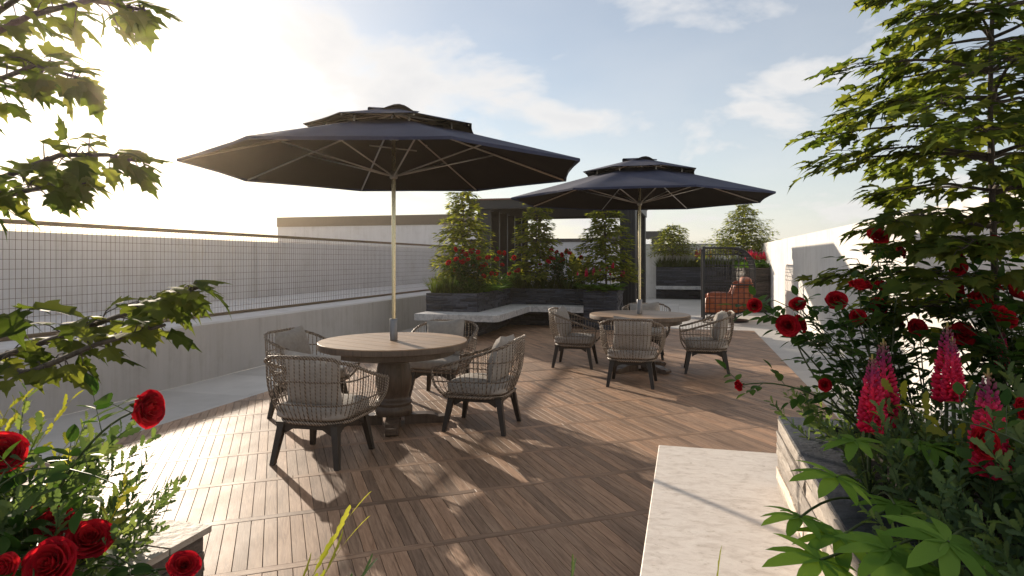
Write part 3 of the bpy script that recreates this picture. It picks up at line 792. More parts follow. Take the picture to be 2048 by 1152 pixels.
def cushion_mesh(w, d, h, mat, n=10, name='cushion', p=5.0, crown=0.012):
    """soft box, centred, with rounded edges"""
    mb = MB(); vs = {}; fs = []
    L = []
    def idx(k):
        if k not in vs:
            x, y, z = [(-1 + 2 * c / n) for c in k]
            ln = (abs(x) ** p + abs(y) ** p + abs(z) ** p) ** (1 / p)
            x, y, z = x / ln, y / ln, z / ln
            zz = z * h / 2 + crown * (1 - x * x) * (1 - y * y) * (1 if z > 0 else -0.3)
            vs[k] = len(L); L.append((x * w / 2, y * d / 2, zz))
        return vs[k]
    for ax in range(3):
        for side in (0, n):
            for i in range(n):
                for j in range(n):
                    q = []
                    for a, b in ((i, j), (i + 1, j), (i + 1, j + 1), (i, j + 1)):
                        k = [0, 0, 0]; k[ax] = side; k[(ax + 1) % 3] = a; k[(ax + 2) % 3] = b
                        q.append(idx(tuple(k)))
                    fs.append(tuple(q) if side == n else tuple(reversed(q)))
    return mb.add(L, fs).mesh(name, mat, True)

# ---- wicker armchair. Local: faces +Y, seat centre at origin
def make_chair():
    root = empty('wicker_armchair')
    W, D = 0.335, 0.31
    def plan(t, grow=0.0):
        """t 0..1 along the U from the front of one arm, round the back, to the front of the other"""
        hw, hd = W + grow, D + grow
        r = 0.20
        side = (2 * hd - r); back = 2 * (hw - r); arc = math.pi / 2 * r
        tot = 2 * side + back + 2 * arc; s = t * tot
        if s < side: return Vector((-hw, hd - s, 0))
        s -= side
        if s < arc: a = s / r; return Vector((-hw + r - r * math.cos(a), -hd + r - r * math.sin(a), 0))
        s -= arc
        if s < back: return Vector((-hw + r + s, -hd, 0))
        s -= back
        if s < arc: a = s / r; return Vector((hw - r + r * math.sin(a), -hd + r - r * math.cos(a), 0))
        s -= arc
        return Vector((hw, -hd + r + s, 0))
    def rim_z(t):
        p = plan(t); k = min(1.0, max(0.0, (D - p.y) / (2 * D)))
        return 0.565 + 0.225 * k ** 1.15 + (0.012 if k > 0.95 else 0)
    def shell(t, f):
        """f 0 at the seat ring, 1 at the rim"""
        z = 0.315 + (rim_z(t) - 0.315) * f
        g = -0.055 + 0.075 * (1 - (1 - min(1, f * 1.25)) ** 2.4) + 0.012 * f
        p = plan(t, g); return Vector((p.x, p.y, z))
    NT = 64
    # braided rim: three strands
    for k in range(3):
        pts = []
        for i in range(NT * 2 + 1):
            t = i / (NT * 2); a = i * 0.62 + k * 2.094
            q = shell(t, 1.0); tn = (plan(min(1, t + .01)) - plan(max(0, t - .01))).normalized()
            nrm = Vector((tn.y, -tn.x, 0))
            pts.append(q + nrm * (0.0085 * math.cos(a)) + Vector((0, 0, 0.0085 * math.sin(a))))
        mk('rim_strand', MB().tube(pts, 0.0072, 5), 'wicker', root, smooth=True)
    # seat ring, woven band
    for dz, rr in ((0.0, 0.015), (0.026, 0.010)):
        pts = [shell(i / NT, 0.0) + Vector((0, 0, dz)) for i in range(NT + 1)]
        pts += [Vector((W - 0.055 - 0.06 * i, D - 0.055 - 0.006, 0.315 + dz)) for i in range(1, 9)]
        mk('seat_ring', MB().tube(pts, rr, 6, closed=True), 'wicker', root, smooth=True)
    # rods
    nr = 46
    for i in range(nr + 1):
        t = i / nr
        thick = 0.0058 if i % 6 == 0 else 0.0036
        if i in (0, nr): thick = 0.011
        mk('rod', MB().tube([shell(t, f / 7) for f in range(8)], thick, 5), 'wicker', root, smooth=True)
    # hoops round the shell
    for f, t0, t1, rr in ((0.36, 0.0, 1.0, 0.0062), (0.70, 0.16, 0.84, 0.0062)):
        pts = []
        for i in range(NT + 1):
            t = t0 + (t1 - t0) * i / NT
            zt = 0.315 + (0.62 - 0.315) * (0.45 if f < 0.5 else 1.02)
            fz = (zt - 0.315) / (rim_z(t) - 0.315)
            q = shell(t, min(1, fz)); tn = (plan(min(1, t + .01)) - plan(max(0, t - .01))).normalized()
            pts.append(q + Vector((tn.y, -tn.x, 0)) * -0.008)
        mk('hoop', MB().tube(pts, rr, 5), 'wicker', root, smooth=True)
    # cushions
    put('seat_cushion', cushion_mesh(0.575, 0.55, 0.105, 'cushion_fabric', crown=0.02, name='seat_cushion'), root, Matrix.Translation((0, 0.0, 0.382)))
    put('back_pillow', pillow_mesh(0.46, 0.43, 0.17, 'pillow_fabric', name='back_pillow'), root,
        Matrix.Translation((0.015, -0.175, 0.615)) @ Matrix.Rotation(R(13), 4, 'X') @ Matrix.Rotation(R(4), 4, 'Y'))
    # legs and frame
    for sx in (-1, 1):
        for sy in (-1, 1):
            top = Vector((sx * 0.215, sy * 0.215, 0.305)); ft = Vector((sx * 0.262, sy * 0.272, 0.0))
            mb = MB(); vs = []
            for c, h in ((ft, 0.0175), (top, 0.027)):
                vs += [c + Vector((i * h, j * h, 0)) for i, j in ((-1, -1), (1, -1), (1, 1), (-1, 1))]
            mb.add(vs, [(3, 2, 1, 0), (4, 5, 6, 7)] + [(i, (i + 1) % 4, 4 + (i + 1) % 4, 4 + i) for i in range(4)])
            mk('leg', mb, 'dark_wood', root)
    for sx in (-1, 1):
        mb = MB(); y = 0.19
        prof = [(-y, 0.225), (-y + 0.07, 0.265), (y - 0.07, 0.265), (y, 0.225), (y, 0.298), (-y, 0.298)]
        vs = [(sx * 0.222 - 0.011, a, b) for a, b in prof] + [(sx * 0.222 + 0.011, a, b) for a, b in prof]
        fs = [tuple(range(6)), tuple(reversed(range(6, 12)))] + [(i, 6 + i, 6 + (i + 1) % 6, (i + 1) % 6) for i in range(6)]
        mk('apron', mb.add(vs, fs), 'dark_wood', root)
        vs = [(a, sx * 0.222 - 0.011, b) for a, b in prof] + [(a, sx * 0.222 + 0.011, b) for a, b in prof]
        mk('apron', MB().add(vs, fs), 'dark_wood', root)
    mk('seat_board', MB().span((-0.25, -0.25, 0.300), (0.25, 0.25, 0.313)), 'dark_wood', root)
    remember(root)
    return root
T1, T2 = Vector((-2.60, 5.49, 0)), Vector((-0.612, 9.035, 0))
chair0 = make_chair()
def place_chairs():
    spots = [
        ((-2.665, 4.41), 0, 'wicker armchair nearest the camera, seen from behind at the nearer table'),
        ((-1.77, 5.585), 90, 'wicker armchair on the open-deck side of the nearer table, turned side-on'),
        ((-3.535, 5.60), -90, 'wicker armchair between the nearer table and the low white wall'),
        ((-2.60, 6.67), 180, 'wicker armchair on the far side of the nearer table, facing the camera'),
        ((-1.515, 9.135), -90, 'wicker armchair beside the further table, on its bench side'),
        ((-0.625, 7.965), 0, 'wicker armchair seen from behind in front of the further table'),
        ((0.265, 9.11), 90, 'wicker armchair at the further table, next to the orange lounge pod'),
        ((-0.60, 10.22), 180, 'mostly hidden wicker armchair on the far side of the further table')]
    for i, (p, a, lab) in enumerate(spots):
        o = chair0 if i == 0 else copy_tree(chair0)
        o.location = (p[0], p[1], 0.001); o.rotation_euler = (0, 0, R(a + (rnd.uniform(-2, 2) if i else 1.0)))
        tag(o, lab, 'chair', 'wicker armchairs round the two tables')
place_chairs()

# ---- pedestal table
def make_table():
    root = empty('pedestal_table')
    RT, n = 0.675, 8
    pw = 2 * RT / n
    for i in range(n):
        y0, y1 = -RT + i * pw + 0.0012, -RT + (i + 1) * pw - 0.0012
        poly = []
        st = 14
        ya, yb = max(y0, -RT + 1e-4), min(y1, RT - 1e-4)
        for k in range(st + 1):
            y = ya + (yb - ya) * k / st; poly.append((math.sqrt(max(1e-8, RT * RT - y * y)), y))
        for k in range(st, -1, -1):
            y = ya + (yb - ya) * k / st; poly.append((-math.sqrt(max(1e-8, RT * RT - y * y)), y))
        mk('top_plank', MB().prism(poly, 0.705, 0.76, 0.002), 'table_wood', root)
    mk('shaded_edge_band', MB().lathe([(0.60, 0.70), (0.672, 0.70), (0.679, 0.708), (0.679, 0.738), (0.677, 0.752), (0.665, 0.704)], 72), 'pedestal_wood', root, smooth=True, sharp=40)  # side of the top in darker wood, its shade put into the colour
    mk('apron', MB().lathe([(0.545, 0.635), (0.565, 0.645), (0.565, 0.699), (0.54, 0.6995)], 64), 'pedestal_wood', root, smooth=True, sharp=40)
    prof = [(0.16, 0.085), (0.172, 0.10), (0.172, 0.155), (0.158, 0.170), (0.158, 0.178), (0.168, 0.19), (0.168, 0.205), (0.15, 0.222), (0.138, 0.235), (0.134, 0.25),
            (0.150, 0.30), (0.163, 0.36), (0.166, 0.42), (0.158, 0.49), (0.143, 0.55), (0.132, 0.59), (0.138, 0.612), (0.16, 0.634)]
    mk('pedestal', MB().lathe(prof, 40), 'pedestal_wood', root, smooth=True, sharp=50)
    prof2 = [(0.0, 0.0), (0.36, 0.0), (0.40, 0.018), (0.40, 0.045), (0.37, 0.062), (0.31, 0.058), (0.275, 0.078), (0.20, 0.088), (0.0, 0.088)]
    for k in range(4):
        a = math.pi / 4 + k * math.pi / 2
        vs = []; fs = []; h = 0.062; m = len(prof2)
        for s in (-1, 1): vs += [(x, s * h * (1 - 0.15 * (x > 0.3)), z) for x, z in prof2]
        fs = [tuple(range(m)), tuple(reversed(range(m, 2 * m)))] + [(i, m + i, m + (i + 1) % m, (i + 1) % m) for i in range(m)]
        f = mk('foot', MB().add(vs, fs, Matrix.Rotation(a, 4, 'Z') @ Matrix.Translation((0.10, 0, 0.001 * (k % 2)))), 'pedestal_wood', root)
    remember(root); return root
table0 = make_table()
table0.location = T1; table0.rotation_euler = (0, 0, R(-22))
tag(table0, 'round plank-topped pedestal table nearer the camera, under the larger-looking parasol', 'table', 'round pedestal tables')
table1 = copy_tree(table0); table1.location = T2; table1.rotation_euler = (0, 0, R(8))
tag(table1, 'round plank-topped pedestal table further back, beside the planted bench', 'table', 'round pedestal tables')

# ---- parasol
def make_parasol():
    root = empty('parasol')
    RC, ZE, ZI, RI = 1.78, 2.33, 2.72, 0.40
    def oct_(r, z, k): a = math.pi / 4 * k; return Vector((r * math.cos(a), r * math.sin(a), z))
    def canopy(r0, z0, r1, z1, sag, th, nu=8, nv=6):
        mb = MB(); vs = []; fs = []
        nt_ = 8 * nv
        for i in range(nu + 1):
            f = i / nu; r = r0 + (r1 - r0) * f
            for j in range(nt_):
                k = j // nv; g = (j % nv) / nv
                zz = z0 + (z1 - z0) * f
                p = oct_(r, zz, k).lerp(oct_(r, zz, k + 1), g)
                p.z -= sag * math.sin(math.pi * g) * math.sin(math.pi * min(1, f * 0.9 + .05)) * (r / r0)
                e = 0.02 * math.sin(math.pi * g) if i == 0 else 0
                p.x *= 1 - e; p.y *= 1 - e
                vs.append(p)
        for i in range(nu):
            for j in range(nt_):
                fs.append((i * nt_ + j, i * nt_ + (j + 1) % nt_, (i + 1) * nt_ + (j + 1) % nt_, (i + 1) * nt_ + j))
        m = len(vs)
        vs += [v - Vector((0, 0, th)) for v in vs]
        fs += [tuple(reversed([a + m for a in q])) for q in list(fs)]
        for j in range(nt_):
            fs.append((j, m + j, m + (j + 1) % nt_, (j + 1) % nt_))
            q = nu * nt_
            fs.append((q + j, q + (j + 1) % nt_, m + q + (j + 1) % nt_, m + q + j))
        return mb.add(vs, fs)
    mk('canopy', canopy(RC, ZE, RI, ZI, 0.022, 0.003), 'navy_fabric', root, smooth=True, sharp=35)
    mk('shade_layer', canopy(RC - 0.004, ZE - 0.0045, RI, ZI - 0.0045, 0.022, 0.002), 'underside_shade', root, smooth=True, sharp=35)  # added layer, coloured dark for the shade under the canopy
    mk('hem', canopy(RC + 0.003, ZE - 0.002, RC - 0.03, ZE + 0.004, 0.0, 0.022, 1, 4), 'navy_fabric', root)
    mk('vent_canopy', canopy(0.80, 2.695, 0.10, 2.875, 0.012, 0.003, 5), 'navy_fabric', root, smooth=True, sharp=35)
    mk('shade_layer', canopy(0.797, 2.6905, 0.10, 2.8705, 0.012, 0.002, 5), 'underside_shade', root, smooth=True, sharp=35)
    cap = MB(); vs = []; n = 32
    for i in range(5):
        f = i / 4; r = 0.235 * (1 - f)
        for j in range(n):
            a = 2 * math.pi * j / n
            vs.append((r * math.cos(a), r * math.sin(a), 2.865 + 0.035 * f + 0.022 * (1 - f) * math.cos(4 * a)))
    cap.add(vs, [(i * n + j, i * n + (j + 1) % n, (i + 1) * n + (j + 1) % n, (i + 1) * n + j) for i in range(4) for j in range(n)])
    mk('cap', cap, 'navy_fabric', root, smooth=True)
    mk('pole', MB().lathe([(0.019, 0.90), (0.019, 2.78), (0.016, 2.80)], 16), 'brass_pole', root, smooth=True, sharp=40)
    mk('sleeve', MB().lathe([(0.036, 0.762), (0.036, 0.955), (0.033, 0.96), (0.021, 0.961)], 20), 'steel_sleeve', root, smooth=True, sharp=40)
    mk('hub', MB().lathe([(0.022, 2.245), (0.036, 2.255), (0.036, 2.29), (0.026, 2.31), (0.022, 2.315)], 20), 'aluminium', root, smooth=True, sharp=40)
    mk('top_hub', MB().lathe([(0.021, 2.60), (0.05, 2.61), (0.05, 2.66), (0.022, 2.67)], 20), 'aluminium', root, smooth=True, sharp=40)
    slope = (ZI - ZE) / (RC - RI)
    def under(r, k, off): p = oct_(r, ZE + (RC - r) * slope - off, k); return p
    for k in range(8):
        rib = MB().tube([under(0.05, k, 0.024), under(RC - 0.02, k, 0.018)], 0.009, 4)
        rb = mk('rib', rib, 'aluminium', root)
        mk('strut', MB().tube([oct_(0.034, 2.278, k), under(0.98, k, 0.030)], 0.007, 6), 'aluminium', rb, smooth=True)
        mk('vent_rib', MB().tube([oct_(0.03, 2.84, k), oct_(0.77, 2.682, k)], 0.008, 4), 'aluminium', root)
        mk('spacer', MB().tube([under(0.60, k, 0.03), oct_(0.60, 2.715, k)], 0.009, 6), 'aluminium', root)
    mk('crank_bar', MB().tube([(-0.24, 0.0, 2.53), (0.24, 0.0, 2.53)], 0.006, 6), 'aluminium', root, Matrix.Rotation(R(15), 4, 'Z'))
    remember(root); return root
par0 = make_parasol()
par0.location = T1; par0.rotation_euler = (0, 0, R(15 + 22.5))
tag(par0, 'large navy two-tier parasol over the nearer table, its underside coloured dark for shade', 'parasol', 'navy parasols over the tables')
par1 = copy_tree(par0); par1.location = T2; par1.rotation_euler = (0, 0, R(15 + 9))
tag(par1, 'navy two-tier parasol over the further table, smaller in view', 'parasol', 'navy parasols over the tables')

# ---- orange lounge pod in a wire cage. Local: opening faces -X
def make_pod():
    root = empty('lounge_pod', (0.45, 17.43, FLOOR)); tag(root, 'orange upholstered lounge pod inside a dark curved wire cage', 'lounge chair')
    H, DX, DY = 1.93, 1.25, 1.6
    prof = [(0.0, H), (0.35, H), (0.70, H)]
    for i in range(1, 9): a = math.pi / 2 * i / 8; prof.append((0.70 + 0.55 * math.sin(a), H - 0.55 + 0.55 * math.cos(a)))
    prof += [(DX, 1.1), (DX, 0.80)]
    for i in range(1, 7): a = math.pi / 2 * i / 6; prof.append((DX - 0.55 + 0.55 * math.cos(a), 0.72 - 0.50 * math.sin(a)))
    prof += [(0.35, 0.22), (0.0, 0.22)]
    for y in (0, DY):
        mk('post', MB().span((-0.035, y - 0.035, 0.0), (0.035, y + 0.035, H + 0.03)), 'anthracite', root)
    mk('top_bar', MB().span((-0.03, 0.037, H - 0.03), (0.03, DY - 0.037, H + 0.03)), 'dark_steel', root)
    for i in range(11):
        y = DY * i / 10
        mk('hoop', MB().tube([(a, y, b) for a, b in prof], 0.014 if i in (0, 10) else 0.009, 5), 'anthracite', root)
    bar = MB().tube([(0, 0, 0), (0, DY, 0)], 0.008, 5).mesh('cross_wire', 'anthracite')
    for a, b in prof[1:-1]: put('cross_wire', bar, root, Matrix.Translation((a, 0, b)))
    def zspan(x):
        top = H if x < 0.70 else H - 0.55 + math.sqrt(max(0, 0.55 ** 2 - (x - 0.70) ** 2))
        bot = 0.22 if x < DX - 0.55 else 0.72 - 0.50 * math.sqrt(max(0, 1 - ((x - (DX - 0.55)) / 0.55) ** 2))
        return bot, top
    for y in (0.0, DY):
        for i in range(1, 9):
            x = i * 0.14
            b, t = zspan(x); mk('side_wire', MB().tube([(x, y, b), (x, y, t)], 0.009, 5), 'anthracite', root)
        for z in [0.35 + 0.14 * i for i in range(11)]:
            if z > H - 0.03: continue
            x1 = DX if 0.72 <= z <= H - 0.55 else (0.70 + math.sqrt(max(0, 0.3025 - (z - H + 0.55) ** 2)) if z > 0.72 else DX - 0.55 + 0.55 * math.sqrt(max(0, 1 - ((0.72 - z) / 0.5) ** 2)))
            mk('side_wire', MB().tube([(0, y, z), (x1, y, z)], 0.008, 5), 'anthracite', root)
        mk('arm_rail', MB().tube([(0, y, 0.98), (DX, y, 0.98)], 0.017, 6), 'anthracite', root)
    c = lambda nm, w, d, h, p: put(nm, cushion_mesh(w, d, h, 'orange_leather', 10, nm, p=6.0, crown=0.02), root)
    o = c('seat', 1.0, 1.45, 0.30, 6); o.location = (0.55, DY / 2, 0.40)
    for y in (0.10, DY - 0.10):
        pr = [(0.04, 0.26), (0.72, 0.25)] + [(0.72 + 0.49 * math.sin(math.pi / 2 * i / 6), 0.74 - 0.49 * math.cos(math.pi / 2 * i / 6)) for i in range(1, 7)] + [(1.21, 1.00), (1.17, 1.04), (0.86, 1.03), (0.80, 0.98), (0.72, 0.74), (0.66, 0.69), (0.10, 0.67), (0.04, 0.61)]
        mk('side_panel', MB().prism(pr, -0.065, 0.065, 0.018), 'orange_leather', root, Matrix.Translation((0, y, 0)) @ Matrix.Rotation(R(90), 4, 'X'), smooth=True, sharp=50)
    o = c('backrest', 0.24, 1.5, 0.85, 6); o.location = (1.08, DY / 2, 0.72)
    for y, z in ((0.45, 0.72), (1.12, 0.72)):
        o = c('back_cushion', 0.20, 0.60, 0.42, 4); o.location = (0.86, y, z); o.rotation_euler = (0, R(10), 0)
    o = c('bolster', 0.62, 0.22, 0.20, 4); o.location = (0.40, 0.30, 0.66)
    mk('base_plate', MB().lathe([(0.0, 0.0), (0.40, 0.0), (0.42, 0.015), (0.42, 0.05), (0.12, 0.07), (0.10, 0.26)], 32), 'dark_steel', root, Matrix.Translation((0.72, DY / 2 - 0.35, 0)), smooth=True, sharp=40)
    for y in (0.25, DY - 0.05):
        mk('foot', MB().tube([(0.0, y, 0.25), (0.08, y, 0.16), (0.03, y, 0.0)], 0.02, 6), 'dark_steel', root)
        mk('foot', MB().tube([(0.25, y, 0.22), (0.14, y, 0.13), (0.05, y, 0.10)], 0.016, 6), 'dark_steel', root)
make_pod()

# ================================================================== VEGETATION
# ---- leaf shapes: +Y is the tip, +Z the upper side, length 1
def leaf_poly(outline, fold=0.18, droop=0.25, ribs=True):
    """outline: right half as (x, y) from base to tip; both halves are fanned from the midrib and folded along it"""
    vs = []; fs = []
    ys = [p[1] for p in outline]
    n = len(outline)
    def zz(x, y): return fold * abs(x) - droop * y * y
    for x, y in outline: vs.append((0, y, zz(0, y)))
    for sx in (1, -1):
        o = len(vs)
        for x, y in outline: vs.append((sx * x, y, zz(x, y)))
        for i in range(n - 1):
            q = (i, o + i, o + i + 1, i + 1)
            fs.append(q if sx == 1 else tuple(reversed(q)))
    return vs, fs
MAPLE = [(0.0, 0.0), (0.15, 0.03), (0.38, -0.04), (0.29, 0.12), (0.40, 0.17), (0.52, 0.36), (0.33, 0.36), (0.26, 0.42), (0.36, 0.66), (0.20, 0.58), (0.17, 0.74), (0.085, 0.80), (0.0, 1.04)]
MAPLE_V = leaf_poly(MAPLE, -0.22, 0.22)
MAPLE_W = leaf_poly([(x * 0.9, y) for x, y in MAPLE], 0.20, 0.40)
OVATE = leaf_poly([(0.0, 0.0), (0.13, 0.08), (0.25, 0.27), (0.28, 0.47), (0.22, 0.70), (0.11, 0.88), (0.0, 1.0)], 0.22, 0.16)
SMALL = leaf_poly([(0.0, 0.0), (0.30, 0.18), (0.26, 0.5), (0.12, 0.75), (0.0, 1.0)], -0.25, 0.25)
LOBED = leaf_poly([(0.0, 0.0), (0.05, 0.12), (0.17, 0.20), (0.12, 0.30), (0.25, 0.43), (0.15, 0.50), (0.26, 0.66), (0.16, 0.72), (0.18, 0.86), (0.08, 0.95), (0.0, 1.0)], 0.15, 0.22)
LANCE = leaf_poly([(0.0, 0.0), (0.07, 0.12), (0.12, 0.38), (0.115, 0.62), (0.07, 0.86), (0.0, 1.0)], 0.30, 0.28)

def crown_layout(base, height, radius_at, z_first, step, per_ring, leaf_len, twig_leaves, rng, jitter=0.3, rise=0.12, droop=0.35, sides=None, flatz=1.0):
    """returns (branch polylines with radii, leaf matrices)"""
    branches, leaves = [], []
    z = z_first; ring = rng.uniform(0, 6)
    up = Vector((0, 0, 1))
    while z < height - 0.02:
        for k in range(per_ring):
            a = ring + k * 2 * math.pi / per_ring + rng.uniform(-0.5, 0.5)
            L = radius_at(z) * rng.uniform(0.62, 1.1)
            d = Vector((math.cos(a), math.sin(a), 0))
            if sides is not None and not sides(d, z): continue
            p = base + Vector((0, 0, z + rng.uniform(-step, step) * jitter))
            pts = [p.copy()]; m = 6
            side = Vector((-d.y, d.x, 0))
            bend = rng.uniform(-0.25, 0.25)
            for i in range(1, m + 1):
                f = i / m
                pts.append(p + d * (L * f) + side * (bend * L * f * f) + up * (L * (rise * 2.2 * f - droop * f * f) + rng.uniform(-.012, .012) * L))
            r0 = 0.0045 + 0.008 * L
            branches.append((pts, [r0 * (1 - 0.85 * i / m) for i in range(m + 1)]))
            nl = max(3, int(twig_leaves * L / max(0.05, radius_at(z_first))))
            for q in range(nl):
                f = 0.22 + 0.78 * ((q + rng.random()) / nl) ** 0.8
                i = min(m - 1, int(f * m)); g = f * m - i
                pb = pts[i].lerp(pts[i + 1], g)
                tw = side * rng.uniform(-1, 1) * 0.34 * L * (1.1 - f * 0.75) + d * rng.uniform(-0.05, 0.14) * L + up * rng.uniform(-0.10, 0.09) * L * flatz
                pl = pb + tw
                if tw.length > 0.35 * leaf_len and rng.random() < 0.35:
                    branches.append(([pb, pb.lerp(pl, 0.5) + up * 0.01, pl], [0.0016, 0.0012, 0.0008]))
                ax = (d * 1.0 + tw.normalized() * 0.55 + Vector((rng.uniform(-.5, .5), rng.uniform(-.5, .5), rng.uniform(-0.42, 0.08)))).normalized()
                nrm = (up + Vector((rng.uniform(-.34, .34), rng.uniform(-.34, .34), 0)) + d * 0.2).normalized()
                s = leaf_len * rng.uniform(0.7, 1.25)
                leaves.append(TR(pl, frame(ax, nrm), (s, s, s)))
        z += step * rng.uniform(0.8, 1.2); ring += 2.4
    return branches, leaves

def make_tree(name, label, cat, base, height, trunk_r, branches, leaves, leaf_shapes, leaf_mat, n_single=0, group=None, lean=(0, 0)):
    root = empty(name, base); tag(root, label, cat, group)
    inv = Matrix.Translation(-Vector(base))
    tr = MB(); pts = []; rad = []
    for i in range(13):
        f = i / 12
        pts.append((0.012 * math.sin(f * 9) + lean[0] * f, 0.012 * math.cos(f * 7) + lean[1] * f, height * f)); rad.append(trunk_r * (1 - 0.82 * f) + 0.001)
    mk('trunk', tr.tube(pts, rad, 8), 'bark', root, smooth=True)
    br = MB()
    for p, r in branches: br.tube(p, list(r), 5, False)
    if branches: mk('branches', br, 'bark', root, inv, smooth=True)
    order = list(leaves)
    if n_single:
        meshes = [MB().add(*s).mesh('leaf', leaf_mat) for s in leaf_shapes]
        vis = [(project(M.translation)[2], i) for i, M in enumerate(order) if in_view(M.translation, 10)]
        vis.sort(); single = set(i for _, i in vis[:n_single])
    else: single = set()
    crown = MB()
    for i, M in enumerate(order):
        if i in single: put('leaf', rnd.choice(meshes), root, inv @ M)
        else:
            s = leaf_shapes[i % len(leaf_shapes)]; crown.add(s[0], s[1], M)
    if crown.v:
        o = mk('crown', crown, leaf_mat, root, inv); o['kind'] = 'stuff'
    return root

# big maple in the near planter, reaching out of the picture
def right_maple():
    rg = random.Random(5)
    base = at_depth(1985, 560, 2.62); base.z = 0.735
    def rad(z):
        zz = z + 0.735
        t = [(0.9, 0.30), (1.2, 0.46), (1.45, 0.62), (1.9, 0.66), (2.3, 0.60), (2.6, 0.46), (3.0, 0.28), (3.3, 0.1)]
        for (a, ra), (b, rb) in zip(t, t[1:]):
            if a <= zz <= b: return ra + (rb - ra) * (zz - a) / (b - a)
        return 0.1
    br, lv = crown_layout(base, 2.45, rad, 0.42, 0.13, 6, 0.078, 37, rg, rise=0.14, droop=0.30, jitter=0.12, flatz=0.45)
    make_tree('maple_tree', 'tall young maple with layered leaves rising from the sunlit planter', 'tree', base, 2.5, 0.017, br, lv, [MAPLE_V, MAPLE_W], 'maple_leaf', 300)
right_maple()
def left_maple():
    rg = random.Random(8)
    base = at_depth(-260, 600, 1.72); base.z = 0.735
    br, lv = [], []
    fwd = Vector((-math.sin(YAW), math.cos(YAW), 0)); rt = Vector((math.cos(YAW), math.sin(YAW), 0)); up = Vector((0, 0, 1))
    def bough(path, spread, n, size):
        pts = [at_depth(*p) for p in path]
        fine = []
        for a, b in zip(pts, pts[1:]):
            for k in range(4): fine.append(a.lerp(b, k / 4))
        fine.append(pts[-1])
        m = len(fine)
        br.append((fine, [0.009 * (1 - 0.8 * i / m) + 0.0012 for i in range(m)]))
        for q in range(n):
            f = 0.12 + 0.88 * (q + rg.random()) / n
            i = min(m - 2, int(f * (m - 1))); pb = fine[i].lerp(fine[i + 1], f * (m - 1) - i)
            wid = spread * (0.35 + 0.65 * math.sin(math.pi * min(1, f * 0.95)))
            off = fwd * rg.uniform(-1, 1) * wid + up * rg.uniform(-0.55, 0.5) * wid + rt * rg.uniform(-0.3, 0.5) * wid
            pl = pb + off
            if rg.random() < 0.6: br.append(([pb, pb.lerp(pl, 0.5) + up * 0.008, pl], [0.002, 0.0015, 0.001]))
            ax = (rt * 0.75 + off.normalized() * 0.6 + Vector((rg.uniform(-.5, .5), rg.uniform(-.5, .5), rg.uniform(-0.6, 0.05)))).normalized()
            nrm = (up + Vector((rg.uniform(-.4, .4), rg.uniform(-.4, .4), 0)) - fwd * 0.15).normalized()
            s = size * rg.uniform(0.75, 1.2)
            lv.append(TR(pl, frame(ax, nrm), (s, s, s)))
    bough([(-250, 800, 1.72), (-60, 735, 1.62), (160, 660, 1.55), (300, 610, 1.52), (405, 572, 1.50)], 0.08, 96, 0.066)
    bough([(-250, 720, 1.72), (60, 745, 1.5), (190, 690, 1.45), (330, 650, 1.42)], 0.062, 34, 0.066)
    bough([(-250, 700, 1.7), (-120, 640, 1.6), (20, 640, 1.5), (60, 625, 1.48)], 0.05, 8, 0.10)
    bough([(-250, 480, 1.72), (-60, 380, 1.62), (120, 310, 1.55), (215, 310, 1.5), (270, 322, 1.48)], 0.085, 64, 0.066)
    bough([(-250, 520, 1.72), (-100, 420, 1.6), (60, 380, 1.5), (170, 365, 1.46)], 0.082, 58, 0.066)
    bough([(-250, 300, 1.72), (-80, 190, 1.62), (70, 130, 1.55), (170, 160, 1.5)], 0.095, 74, 0.066)
    bough([(-250, 260, 1.72), (-80, 100, 1.6), (60, 30, 1.5), (180, 0, 1.46), (255, 15, 1.44), (290, 20, 1.43)], 0.078, 60, 0.066)
    bough([(-250, 250, 1.70), (-60, 60, 1.6), (120, -60, 1.5), (260, -70, 1.46)], 0.08, 50, 0.066)
    make_tree('maple_tree', 'backlit maple whose boughs reach in beside the low white wall', 'tree', base, 1.9, 0.018, br, lv, [MAPLE_V, MAPLE_W], 'maple_leaf', 300)
left_maple()

# small trees in the bench planters and at the far wall
def cone_tree(label, px, depth_xy, z0, h, rmax, seed, leaf_len, per_ring, step, tl, mat, shape, zf=0.25, top_r=0.12, name='young_maple', flat=False):
    rg = random.Random(seed)
    base = Vector((depth_xy[0], depth_xy[1], z0))
    def rad(z):
        f = (z - zf) / (h - zf)
        if flat: return rmax * (1.0 - 0.78 * f ** 1.35) * (0.82 + 0.18 * math.sin(z * 17))
        return rmax * (1.0 - 0.68 * max(0, f - 0.15) ** 0.9)
    br, lv = crown_layout(base, h, rad, zf, step, per_ring, leaf_len, tl, rg, rise=0.16, droop=0.34, jitter=0.3, flatz=1.0 if flat else 0.8)
    return make_tree(name, label, 'tree', base, h + 0.05, 0.012 + h * 0.004, br, lv, [shape], mat, 0)
cone_tree('young maple at the low-wall end of the planted bench', 932, (-4.62, 13.2), 0.8, 2.15, 0.74, 21, 0.098, 8, 0.115, 50, 'small_leaf', SMALL)
cone_tree('young maple in the middle of the planted bench, before the pergola screen', 1080, (-3.42, 15.05), 0.8, 2.10, 0.70, 22, 0.098, 8, 0.115, 50, 'small_leaf', SMALL)
cone_tree('young maple growing over the square fern planter', 1218, (-1.74, 14.62), 0.8, 1.96, 0.74, 23, 0.098, 8, 0.115, 50, 'small_leaf', SMALL)
cone_tree('fine-leaved tree with a bare stem before the back wall', 1340, (-0.53, 28.0), 1.18, 1.85, 1.35, 24, 0.095, 9, 0.12, 66, 'small_leaf', SMALL, 0.55, name='fine_leaved_tree', flat=True)
